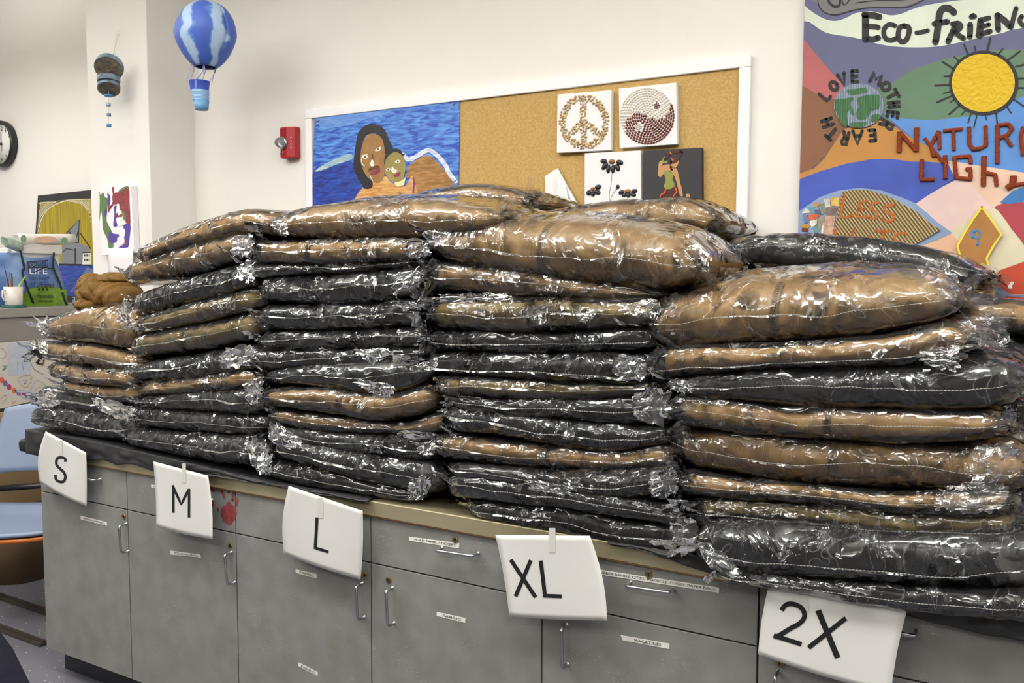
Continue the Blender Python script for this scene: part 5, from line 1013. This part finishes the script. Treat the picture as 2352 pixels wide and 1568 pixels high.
# bridge picture leaning on the wall
def fp(x, y, e=0): return onY(x, y, YK-.045-e)
t = thing('framed_picture', 'black bordered picture of a harbour bridge behind the blue tote bag', 'picture', fp(150, 702))
MB().prism([fp(*p) for p in [(87, 449), (70, 706), (262, 706), (262, 430)]], (0, .02, 0)).build('board', mat('picture_black', rgb(42, 40, 44), .5), t)
z = Z(0, 380, 3.675)
poly_part('ochre_sky', [z([(338, 308), (1000, 270), (1000, 860), (300, 860), (318, 560)])], streak('ochre_streaks', rgb(140, 124, 26), rgb(176, 156, 34), (30, 1, 1), 0), t, fp, .001)
poly_part('water', [z([(300, 840), (1000, 845), (1000, 1100), (290, 1100)])], streak('water_streaks', rgb(26, 46, 128), rgb(48, 84, 180)), t, fp, .0013)
mgr = mat('picture_grey', rgb(120, 126, 134), .5); mlk = mat('picture_line', rgb(24, 24, 26), .5); mcr = mat('picture_string', rgb(216, 208, 176), .6)
poly_part('tower', [z([(560, 570), (668, 455), (662, 650), (750, 690), (760, 740), (765, 835), (520, 830), (520, 690), (560, 640)])], mgr, t, fp, .0016)
poly_part('tower_outline', [], mlk, t, fp, .0020, [(z([(560, 570), (668, 455), (662, 650), (520, 660)]), 2.4), (z([(590, 560), (600, 620), (640, 620), (660, 560)]), 2.2), (z([(680, 575), (765, 700)]), 2.4), (z([(635, 700), (635, 835)]), 2.4), (z([(520, 740), (560, 700), (630, 715)]), 1.8), (z([(500, 835), (765, 840)]), 4), (z([(700, 735), (765, 735)]), 2)])
poly_part('white_house', [z([(700, 740), (770, 738), (770, 835), (695, 835)])], mat('picture_white', rgb(222, 222, 214), .5), t, fp, .0022)
poly_part('house_window', [[(x_, y_), (x_+2.6, y_), (x_+2.6, y_+5), (x_, y_+5)] for y_ in (584, 594) for x_ in (193.5, 198.5, 203.5)], mlk, t, fp, .0026)['kind'] = 'stuff'
st = []
A_ = [(340, 312), (1000, 272)]
for i in range(14):
    f_ = i/13; st.append(([(338-30*f_, 312+300*f_), (345+330*(1-f_)*.62, 312-18*(1-f_))], .9))
    st.append(([(560+200*f_, 298-16*f_), (762, 300+170*(1-(1-f_)))], .9))
poly_part('string_web', [], mcr, t, fp, .0024, [(z(p), w_) for p, w_ in st]+[(smoothpoly(z([(320, 560), (360, 430), (430, 350), (530, 305), (590, 300), (680, 320), (735, 370), (770, 440)]), False, 4), 2.2), (smoothpoly(z([(330, 320), (600, 290), (1000, 275)]), False, 3), 2)])['kind'] = 'stuff'
poly_part('white_net', [], mat('picture_netting', rgb(170, 180, 210), .6), t, fp, .0024, [(z([(600+i*14, 1060), (740+i*6, 860+i*3)]), .7) for i in range(10)])['kind'] = 'stuff'
mb = MB(); text_on(mb, 'arz', 612, 1155, 700, 1105, lambda x, y: fp(x/3.675, 380+y/3.675, .0024)); mb.build('signature', mat('picture_netting', rgb(170, 180, 210), .6), t)
# tote bag
XB = XF-.16
def fb(x, y, e=0): return onX(x, y, XB+e)
t = thing('tote_bag', 'blue and green printed tote bag with black handles on the cabinet', 'bag', fb(80, 704))
z = Z(0, 380, 3.675)
def bagf(u, v):   # u across, v down; bulging front
    xl_ = 0-14*(1-v)-4; xr_ = 118+38*v**.5 if v < .9 else 156; x = -40+(xr_+40)*u; y = 586+118*v-6*math.sin(u*6)*(1-v)
    return fb(x, y, .045*math.sin(math.pi*min(1, max(0, u)))*math.sin(math.pi*min(v*.8+.1, 1))+.012*nz(u*5, v*5, 2))
o = MB().grid(bagf, 26, 22).build('cloth', mat('tote_blue', rgb(62, 98, 166), .5, var=1, vscale=6, col2=rgb(138, 166, 208), bump=.3, bscale=20), t)
s = o.modifiers.new('th', 'SOLIDIFY'); s.thickness = .14; s.offset = 1
def onb(x, y, e=.004):
    u = (x+40)/(150+40); v = (y-586)/118
    return fb(x, y, .045*math.sin(math.pi*min(1, max(0, u)))*math.sin(math.pi*min(v*.8+.1, 1))+.012*nz(u*5, v*5, 2)+e)
def dense(p, n=6):
    o_ = []
    for a, b_ in zip(p, p[1:]+p[:1]): o_ += [(a[0]+(b_[0]-a[0])*k_/n, a[1]+(b_[1]-a[1])*k_/n) for k_ in range(n)]
    return o_
def gpart(nm, fn_top, fn_bot, x0_, x1_, m_, e):
    MB().grid(lambda u, v: onb(x0_+(x1_-x0_)*u, fn_top(x0_+(x1_-x0_)*u)*(1-v)+fn_bot(x0_+(x1_-x0_)*u)*v, e), 24, 8).build(nm, m_, t)
gpart('green_hill', lambda x: 668-9*math.sin(min(1, max(0, (x-50)/110))*3.1)*1.2+(8 if x < 60 else 0), lambda x: 704, 48, 153, mat('tote_green', rgb(118, 158, 50), .5, var=.2, vscale=30), .005)
mbs_ = mat('tote_black', rgb(26, 28, 34), .5)
for p in ([(165, 700), (205, 860), (190, 900), (240, 1060), (295, 1190)], [(455, 740), (450, 860), (500, 980), (545, 1130), (575, 1190)]):
    poly_part('handle', [], mbs_, t, onb, .007, [(dense(smoothpoly(z(p), False, 3), 1)[:-1], 5)])
poly_part('logo_frame', [], mbs_, t, onb, .008, [(z([(235, 815), (405, 800), (400, 850), (245, 920), (235, 815)]), 2.2), (z([(238, 865), (330, 860), (460, 870)]), 2)])
for s_, x0_, y0_, x1_, y1_, m_ in (('DONATE', 246, 855, 392, 812, mbs_), ('LIFE', 250, 915, 400, 868, mat('tote_white', rgb(226, 230, 236), .5)), ('Organ, Eye and', 245, 970, 415, 930, mbs_), ('MY LIFE donate', 262, 1030, 455, 985, mbs_), ('What we become', 310, 1120, 450, 1085, mbs_), ('make possible', 330, 1160, 450, 1130, mbs_), ('...', 320, 1055, 410, 1035, mbs_)):
    mb = MB(); text_on(mb, s_, x0_, y0_, x1_, y1_, lambda x, y: onb(x/3.675, 380+y/3.675, .009)); mb.build('lettering', m_, t)
# white tray and rolled drawing lying on the bag
def box3(px0, px1, py0, py1, X, dep, nm, m_, par=None):
    a = onX(px0, py1, X); b_ = onX(px1, py0, X); return bevel(MB().box((X-dep, a.y, a.z), (X, b_.y, b_.z)).build(nm, m_, par), .004)
mwt = mat('white_plastic', rgb(226, 224, 218), .45)
t = thing('storage_box', 'white lidded plastic box standing behind the tote bag', 'box', onX(95, 704, XB-.05))
box3(58, 135, 580, 700, XB-.02, .12, 'body', mwt, t); box3(50, 143, 563, 581, XB, .16, 'lid', mwt, t)
t = thing('small_box', 'small white box at the left beside the tote bag', 'box', onX(32, 704, XB-.1)); box3(20, 43, 578, 704, XB-.1, .1, 'body', mat('box_white', rgb(214, 212, 208), .6), t); box3(18, 45, 570, 579, XB-.095, .11, 'lid', mwt, t)
t = thing('drawing_roll', 'loosely rolled white drawing with coloured crayon marks on top of the box', 'paper roll', onX(95, 560, XB-.02))
cr0 = onX(36, 552, XB-.02); cr1 = onX(167, 548, XB-.06); rr = 17*mpp(cr0)
def rollf(u, v):
    a = 5.2*u+.4; r_ = rr*(1+.10*u); p = cr0.lerp(cr1, v); return p+Vector((r_*math.sin(a)*.9, .0, r_*math.cos(a)*(.95-.25*v)))
o = MB().grid(rollf, 30, 8).build('sheet', mat('drawing_paper', rgb(232, 228, 220), .7), t); s = o.modifiers.new('th', 'SOLIDIFY'); s.thickness = .001
Mroll = lambda x, y: (lambda p: p+Vector((.0, 0, 0)))(onX(x, y, cr0.x+rr*1.02))
for nm, col, P in (('green_scribble', (130, 168, 130), [(54, 548, 7, 9), (148, 553, 8, 8)]), ('pink_scribble', (224, 180, 160), [(105, 550, 26, 8)])):
    for (x, y, a, b_) in P: poly_part(nm, [disc_px(x, y, a, b_, 14)], mat(nm, rgb(*col), .8, var=.12, vscale=200), t, lambda x, y, e: onX(x, y, cr0.x+rr*1.08+.004), .001)
t = thing('drawing_roll', 'second drawing roll with a blue green end poking out at the left', 'paper roll', onX(24, 565, XB))
p0 = onX(10, 548, XB+.02); p1 = onX(46, 562, XB-.02); o = MB().grid(lambda u, v: p0.lerp(p1, v)+Vector((rr*.9*math.sin(5*u+.6), 0, rr*.8*math.cos(5*u+.6)))+Vector((0, 0, -.01)), 24, 5).build('sheet', mat('drawing_aqua', rgb(176, 196, 180), .7, var=.15, vscale=60), t); s = o.modifiers.new('th', 'SOLIDIFY'); s.thickness = .001
# mug with brushes on a green lid
XM_ = XF-.05; pm = onX(32, 700, XM_); km = mpp(pm)
t = thing('green_lid', 'dark green round lid under the paint mug', 'lid', pm); MB().lathe([(25*km, -4*km), (26*km, -3*km), (26*km, 2*km), (24*km, 3*km)], 28, 0, Matrix.Translation((pm.x, pm.y, topz+.006))).build('disc', mat('lid_green', rgb(28, 84, 74), .5), t)
t = thing('paint_mug', 'white paint splashed mug holding brushes beside the tote bag', 'mug', (pm.x, pm.y, topz+.012))
zz = topz+.012; hm_ = 42*km; mmg = mat('mug_white', rgb(218, 210, 202), .4, var=.08, vscale=40)
MB().lathe([(17*km, 0), (18*km, .004), (20*km, hm_), (18.6*km, hm_), (17*km, .01)], 28, 0, Matrix.Translation((pm.x, pm.y, zz)), True).build('cup', mmg, t)
MB().tube([Vector((pm.x+.002, pm.y-19*km, zz+hm_*.85)), Vector((pm.x+.01, pm.y-27*km, zz+hm_*.8)), Vector((pm.x+.01, pm.y-28*km, zz+hm_*.5)), Vector((pm.x+.006, pm.y-24*km, zz+hm_*.28)), Vector((pm.x, pm.y-18*km, zz+hm_*.25))], 2*km, 8).build('handle', mmg, t)
for i, (a, b_, col, lab, w_) in enumerate((((20, 655), (10, 612), (70, 50, 40), 'thin dark brush leaning left in the paint mug', 1.0), ((24, 655), (22, 624), (190, 120, 50), 'orange handled brush standing in the paint mug', 1.6), ((28, 655), (27, 626), (90, 60, 40), 'brown handled brush upright in the paint mug', 1.6), ((42, 658), (60, 632), (150, 200, 70), 'lime green pen leaning right in the paint mug', 2.4))):
    P = onX(*a, XM_); Q = onX(*b_, XM_); base = Vector((XM_, P.y, zz+.012))
    tag(MB().tube([base, P, Q], [w_*km*.8, w_*km, w_*km*.7], 8).build('brush' if i < 3 else 'pen', mat('handle_%d' % i, rgb(*col), .4)), lab, 'brush' if i < 3 else 'pen')
# children's drawing board on the cabinet front
t = thing('drawing_board', 'white board of childrens crayon drawings at the far left', 'drawing', onX(50, 935, XF+.03))
def fd(x, y, e=0): return onX(x, y, XF+.03+e)
q = [fd(-60, 792), fd(150, 776), fd(150, 903), fd(-60, 953)]
MB().prism(q, (-.012, 0, 0)).build('board', mat('board_white', rgb(208, 202, 192), .6, var=.03, vscale=10), t)
z = Z(0, 780, 3.675); rn = random.Random(9)
for (x, y, c) in ((15, 340, (220, 96, 70)), (45, 368, (130, 100, 150)), (78, 400, (176, 60, 110)), (118, 430, (222, 120, 60)), (158, 448, (130, 110, 160)), (203, 465, (180, 60, 90))):
    poly_part('crayon_bloom', [disc_px(*z([(x, y)])[0], 5.5, 7, 12)], mat('crayon_%d_%d' % c[:2], rgb(*c), .8), t, fd, .001)
for pts, c, w_ in (([(150, 330), (200, 305), (270, 310), (240, 390), (200, 400), (150, 340)], (190, 130, 120), 1), ([(190, 345), (230, 340), (200, 375), (220, 365)], (90, 120, 180), 1), ([(30, 220), (50, 240), (20, 260), (60, 215)], (40, 120, 120), 1.6),
                   ([(250, 440), (300, 350), (370, 370), (400, 440), (340, 480), (300, 420), (380, 380)], (140, 180, 190), 1), ([(0, 70), (40, 90), (50, 140), (10, 160)], (180, 90, 100), .9), ([(270, 110), (320, 90), (380, 180), (350, 230)], (226, 170, 110), 1.6), ([(240, 60), (250, 160), (290, 250), (370, 290)], (120, 120, 124), 1),
                   ([(150, 180), (150, 270)], (130, 150, 200), 1.4), ([(185, 190), (200, 265)], (130, 150, 200), 1.2), ([(0, 500), (40, 470), (60, 490), (10, 540)], (170, 120, 110), .8), ([(100, 500), (110, 540), (130, 520)], (200, 100, 80), 1)):
    poly_part('crayon_line', [], mat('crayon_l_%d_%d_%d' % c, rgb(*c), .8), t, fd, .0014, [(smoothpoly(z(pts), False, 3), w_)])
poly_part('blue_wash', [z([(75, 30), (250, 20), (260, 300), (65, 300)])], mat('crayon_wash', rgb(186, 194, 206), .8, var=.06, vscale=40), t, fd, .0008)
# ---------------------------------------------------------------- cardboard box, fibre drum, chairs
mcb = mat('cardboard', rgb(158, 132, 98), .8, var=.05, vscale=8)
XQ = -4.32
t = thing('cardboard_box', 'tan cardboard box at the far left below the crayon drawings', 'box', onX(40, 1300, XQ))
a = onX(-120, 955, XQ); b_ = onX(118, 955, XQ)
bevel(MB().box((XQ-.06, a.y, .32), (XQ, b_.y+.15, onX(40, 945, XQ).z)).build('body', mcb, t), .01)
MB().box((XQ-.06, a.y+.5, .33), (XQ+.002, a.y+.56, .9)).build('tape', mat('brown_tape', rgb(176, 146, 104), .4), t)
dq = onZ(48, 1318, 0)
t = thing('fibre_drum', 'brown fibre drum standing behind the blue chair', 'drum', dq)
MB().lathe([(.16, 0), (.16, .20), (.163, .21), (.163, .23), (.16, .24), (.16, .31)], 40, 0, Matrix.Translation(dq)).build('shell', mat('drum_brown', rgb(122, 100, 76), .7), t)
MB().lathe([(.165, .31), (.165, .33), (.15, .335)], 40, 0, Matrix.Translation(dq)).build('lid', mat('drum_lid', rgb(70, 60, 52), .5), t)
mbl = mat('chair_blue', rgb(132, 146, 174), .4); morr = mat('chair_orange', rgb(196, 108, 34), .45); mbf = mat('chair_black', rgb(26, 26, 28), .35)
def chair(lab, cx_, cy_, yaw, shell=True):
    t = thing('stacking_chair', lab, 'chair', (cx_, cy_, 0)); t.rotation_euler = (0, 0, yaw)
    def B(mb, nm, m_): return mb.build(nm, m_, t, (0, 0, 0))
    sz = .44; W_ = .225
    def seat(u, v):
        x = (u-.5)*2; y = (v-.5)*2; r_ = 1-.06*(x*x*y*y); return Vector((x*W_*r_, y*.21*r_, sz+.012*(x*x)-.016*(1-y*y)*(1-x*x)+(.02*max(0, y-.5)*2)-.02*max(0, -y-.6)))
    o = B(MB().grid(seat, 16, 16), 'seat', mbl); s = o.modifiers.new('th', 'SOLIDIFY'); s.thickness = .014
    o = B(MB().grid(lambda u, v: seat(u, v)*1.0+Vector((0, 0, -.022)), 12, 12), 'seat_pan', morr); s = o.modifiers.new('th', 'SOLIDIFY'); s.thickness = .016
    def back(u, v):
        x = (u-.5)*2; k_ = 1-.14*v*v; return Vector((x*.215*k_, .215+.10*v+.035*x*x*-1+.03, sz+.16+.30*v-.02*x*x*v))
    o = B(MB().grid(back, 16, 14), 'backrest', mbl); s = o.modifiers.new('th', 'SOLIDIFY'); s.thickness = .012
    for sx in (-1, 1):
        B(MB().tube([(sx*.20, .17, sz-.03), (sx*.212, .235, sz+.03), (sx*.214, .262, sz+.16), (sx*.205, .30, sz+.34)], .011, 8), 'back_upright', mbf)
        B(MB().tube([(sx*.19, -.12, sz-.035), (sx*.225, -.19, .012)], .010, 8), 'leg', mchrome); B(MB().tube([(sx*.19, .12, sz-.035), (sx*.225, .24, .012)], .010, 8), 'leg', mchrome)
        B(MB().tube([(sx*.235, .25, sz+.19), (sx*.25, .05, sz+.20), (sx*.25, -.14, sz+.195)], [.012, .014, .012], 8), 'armrest', mbf)
        B(MB().tube([(sx*.25, -.10, sz+.19), (sx*.235, -.06, sz-.03)], .009, 8), 'arm_support', mchrome)
    B(MB().tube([(-.21, .245, sz+.08), (0, .27, sz+.085), (.21, .245, sz+.08)], .014, 8), 'cross_bar', mbf)
    B(MB().tube([(-.19, -.02, sz-.04), (.19, -.02, sz-.04)], .010, 8), 'under_rail', morr)
    return t
s1 = onZ(52, 1192, .44); chair('blue stacking chair with black arms left of the counter', s1.x, s1.y, math.radians(38))
# ---------------------------------------------------------------- loose tan puffer jacket on the S stack
t = thing('puffer_jacket', 'unwrapped tan quilted jacket crumpled on top of the S stack', 'jacket', onY(250, 715, .08))
def blob(cx_px, rx, rz, Y, ry, sd, ax=1.0, rot=0.0, cuts=()):
    c_ = onY(*cx_px, Y); k_ = mpp(c_)
    def f_(u, v):
        a = u*2*math.pi; p_ = v*math.pi; d = Vector((math.cos(a)*math.sin(p_), math.sin(a)*math.sin(p_), math.cos(p_)))
        w_ = 1.0
        for (nx, ny, nz_, off, dp) in cuts:
            q_ = d.x*nx+d.y*ny+d.z*nz_-off+.12*nz(d.x*2, d.z*2, sd); w_ -= dp*math.exp(-(q_/.06)**2)
        w_ += .07*nz(d.x*2.2+sd, d.y*2.2, d.z*2.2)+.03*nz(d.x*7, d.y*7, d.z*7+sd)
        x_, z_ = d.x*rx*k_*w_, d.z*rz*k_*w_; cr_, sr_ = math.cos(rot), math.sin(rot)
        return c_+Vector((x_*cr_-z_*sr_, d.y*ry*w_, x_*sr_+z_*cr_))
    return MB().grid(f_, 64, 40)
mpf = cloth_mat('puffer_tan', rgb(106, 78, 36), rgb(118, 89, 44), .6, .2)
Q5 = lambda nx, nz_, offs, d_: tuple((nx, 0, nz_, o_, d_) for o_ in offs)
blob((230, 674), 42, 42, .12, .09, 3, cuts=Q5(.8, .6, (-.75, -.35, .1, .55), .13)+Q5(-.5, .85, (.35,), .1)).build('body_panel', mpf, t)
blob((272, 682), 44, 38, .15, .10, 8, cuts=Q5(.95, -.3, (-.6, -.1, .4), .12)).build('back_panel', mpf, t)
blob((262, 642), 44, 17, .16, .07, 12, rot=.05, cuts=Q5(1, .1, (-.6, -.2, .2, .6), .16)).build('collar', mpf, t)
blob((208, 652), 22, 26, .13, .05, 21, rot=-.5, cuts=Q5(.1, 1, (-.4, .2), .16)).build('hood', mpf, t)
blob((206, 700), 26, 16, .07, .06, 15, rot=-.15, cuts=Q5(1, 0, (-.3, .35), .18)).build('sleeve', mpf, t)
# ---------------------------------------------------------------- seated person at the lower left
mnv = cloth_mat('dark_navy_cloth', rgb(24, 25, 36), rgb(30, 31, 44), .8, .2); mskin = mat('skin', rgb(150, 104, 78), .55); mhair = mat('hair_black', rgb(22, 18, 18), .6, bump=.4, bscale=120)
sh = CAM+ray(-62, 1570)*1.12
hipz = .50; cx0, cy0 = sh.x-.20, sh.y-.02
t = thing('person', 'seated person in dark navy clothing cut off at the lower left corner', 'person', (cx0, cy0, 0))
def skin(nm, verts, edges, rad, m_, lv=2, root=0):
    me = bpy.data.meshes.new(nm); me.from_pydata([tuple(v) for v in verts], edges, []); me.materials.append(m_); o = bpy.data.objects.new(nm, me); C.objects.link(o)
    s = o.modifiers.new('skin', 'SKIN'); s.use_smooth_shade = True
    for i, r_ in enumerate(rad): me.skin_vertices[0].data[i].radius = (r_[0], r_[1]) if isinstance(r_, tuple) else (r_, r_)
    for i in range(len(verts)): me.skin_vertices[0].data[i].use_root = (i == root)
    ss = o.modifiers.new('sub', 'SUBSURF'); ss.levels = lv; ss.render_levels = lv
    o.parent = t; o.matrix_parent_inverse = Matrix.Translation(-WT[t.name]); return o
Vv = Vector; SZ = sh.z
b0 = Vv((cx0, cy0, hipz+.08))
J_ = [b0, b0+Vv((0, .02, .14)), b0+Vv((0, .03, .27)), Vv((cx0, cy0+.03, SZ-.03)), Vv((cx0, cy0+.04, SZ+.09)),
      Vv((cx0+.17, cy0+.03, SZ-.03)), Vv((cx0+.225, cy0+.06, SZ-.28)), Vv((cx0+.15, cy0+.26, SZ-.38)),
      Vv((cx0-.17, cy0+.03, SZ-.03)), Vv((cx0-.225, cy0+.06, SZ-.28)), Vv((cx0-.15, cy0+.26, SZ-.38)),
      b0+Vv((.11, .05, -.02)), b0+Vv((.14, .46, -.02)), b0+Vv((.14, .44, -.50)), b0+Vv((-.11, .05, -.02)), b0+Vv((-.14, .46, -.02)), b0+Vv((-.14, .44, -.50))]
skin('clothed_body', J_, [(0, 1), (1, 2), (2, 3), (3, 4), (3, 5), (5, 6), (6, 7), (3, 8), (8, 9), (9, 10), (0, 11), (11, 12), (12, 13), (0, 14), (14, 15), (15, 16)],
     [(.17, .13), (.155, .12), (.17, .125), (.16, .11), (.065, .065), (.085, .085), (.062, .062), (.042, .042), (.085, .085), (.062, .062), (.042, .042), (.10, .10), (.075, .075), (.05, .05), (.10, .10), (.075, .075), (.05, .05)], mnv)
hd = Vv((cx0, cy0+.06, SZ+.24))
def headf(u, v):
    a = u*2*math.pi; p_ = v*math.pi; d = Vv((math.cos(a)*math.sin(p_), math.sin(a)*math.sin(p_), math.cos(p_))); x, y, z_ = d.x*.076, d.y*.095, d.z*.118
    if d.z < 0: x *= 1-.28*d.z*d.z; y *= 1-.12*d.z*d.z
    if d.y > 0: y += .020*math.exp(-(d.x/.14)**2-((d.z+.12)/.16)**2); y += .006*math.exp(-(d.x/.3)**2-((d.z+.5)/.08)**2); y -= .010*(math.exp(-((abs(d.x)-.38)/.16)**2-((d.z-.05)/.12)**2))
    return hd+Vv((x, y, z_))
MB().grid(headf, 48, 32).build('head', mskin, t)
skin('neck', [Vv((cx0, cy0+.04, SZ+.05)), Vv((cx0, cy0+.05, SZ+.13)), hd+Vv((0, 0, -.05))], [(0, 1), (1, 2)], [.055, .052, .05], mskin)
def hairf(u, v):
    a = u*2*math.pi; p_ = v*math.pi*.62; d = Vv((math.cos(a)*math.sin(p_), math.sin(a)*math.sin(p_), math.cos(p_))); k_ = 1-.0*v
    if d.y > .35 and d.z < .45: return hd+Vv((d.x*.074, d.y*.088, d.z*.11))
    return hd+Vv((d.x*.086, d.y*.104-.006, d.z*.13+.004))
MB().grid(hairf, 40, 20).build('hair', mhair, t)
for sx in (-1, 1):
    MB().lathe([(.004, 0), (.016, .003), (.020, .010), (.012, .014)], 14, 0, Matrix.Translation(hd+Vv((sx*.072, -.004, -.008))) @ Matrix.Rotation(sx*math.pi/2, 4, 'Y') @ Matrix.Scale(1.5, 4, (1, 0, 0))).build('ear', mskin, t)
    MB().lathe([(.001, -.011), (.0105, -.004), (.011, .002), (.006, .009), (.001, .011)], 14, 0, Matrix.Translation(hd+Vv((sx*.031, .078, .006)))).build('eye', mat('eye_white', rgb(224, 220, 214), .2), t)
    w0 = Vv((cx0+sx*.15, cy0+.27, SZ-.385)); pl = w0+Vv((-sx*.02, .07, -.01))
    ed = [(0, 1)]; vv = [w0-Vv((0, .02, 0)), pl]; rr_ = [.026, .034]
    for q in range(4):
        o_ = (q-1.5)*.020; ln = (.068, .078, .074, .058)[q]; i = len(vv)
        vv += [pl+Vv((o_, .035, .0)), pl+Vv((o_*1.1, .035+ln*.55, -.006)), pl+Vv((o_*1.15, .035+ln, -.026))]; rr_ += [.011, .009, .0075]; ed += [(1, i), (i, i+1), (i+1, i+2)]
    i = len(vv); vv += [pl+Vv((-sx*.035, .0, 0)), pl+Vv((-sx*.055, .028, -.008)), pl+Vv((-sx*.058, .055, -.014))]; rr_ += [.013, .010, .0085]; ed += [(1, i), (i, i+1), (i+1, i+2)]
    skin('hand', vv, ed, rr_, mskin, 2, 0)
    f0 = b0+Vv((sx*.14, .44, -.50)); skin('shoe', [Vv((f0.x, f0.y-.03, .05)), Vv((f0.x, f0.y+.08, .045)), Vv((f0.x, f0.y+.19, .035))], [(0, 1), (1, 2)], [(.045, .045), (.045, .04), (.035, .03)], mat('shoe_black', rgb(20, 20, 22), .4))
MB().box((hd.x-.022, hd.y+.080, hd.z-.062), (hd.x+.022, hd.y+.0865, hd.z-.055)).build('mouth', mat('lip_tone', rgb(130, 76, 66), .5), t)
t2 = thing('stool', 'round stool under the seated person at the lower left', 'stool', (cx0, cy0, 0))
MB().lathe([(.16, .42), (.175, .425), (.18, .45), (.17, .465)], 36, 0, Matrix.Translation((cx0, cy0, 0))).build('seat', mbf, t2)
for q in range(4):
    a = q*math.pi/2+.78; MB().tube([(cx0+.12*math.cos(a), cy0+.12*math.sin(a), .425), (cx0+.2*math.cos(a), cy0+.2*math.sin(a), .005)], .012, 8).build('leg', mchrome, t2)
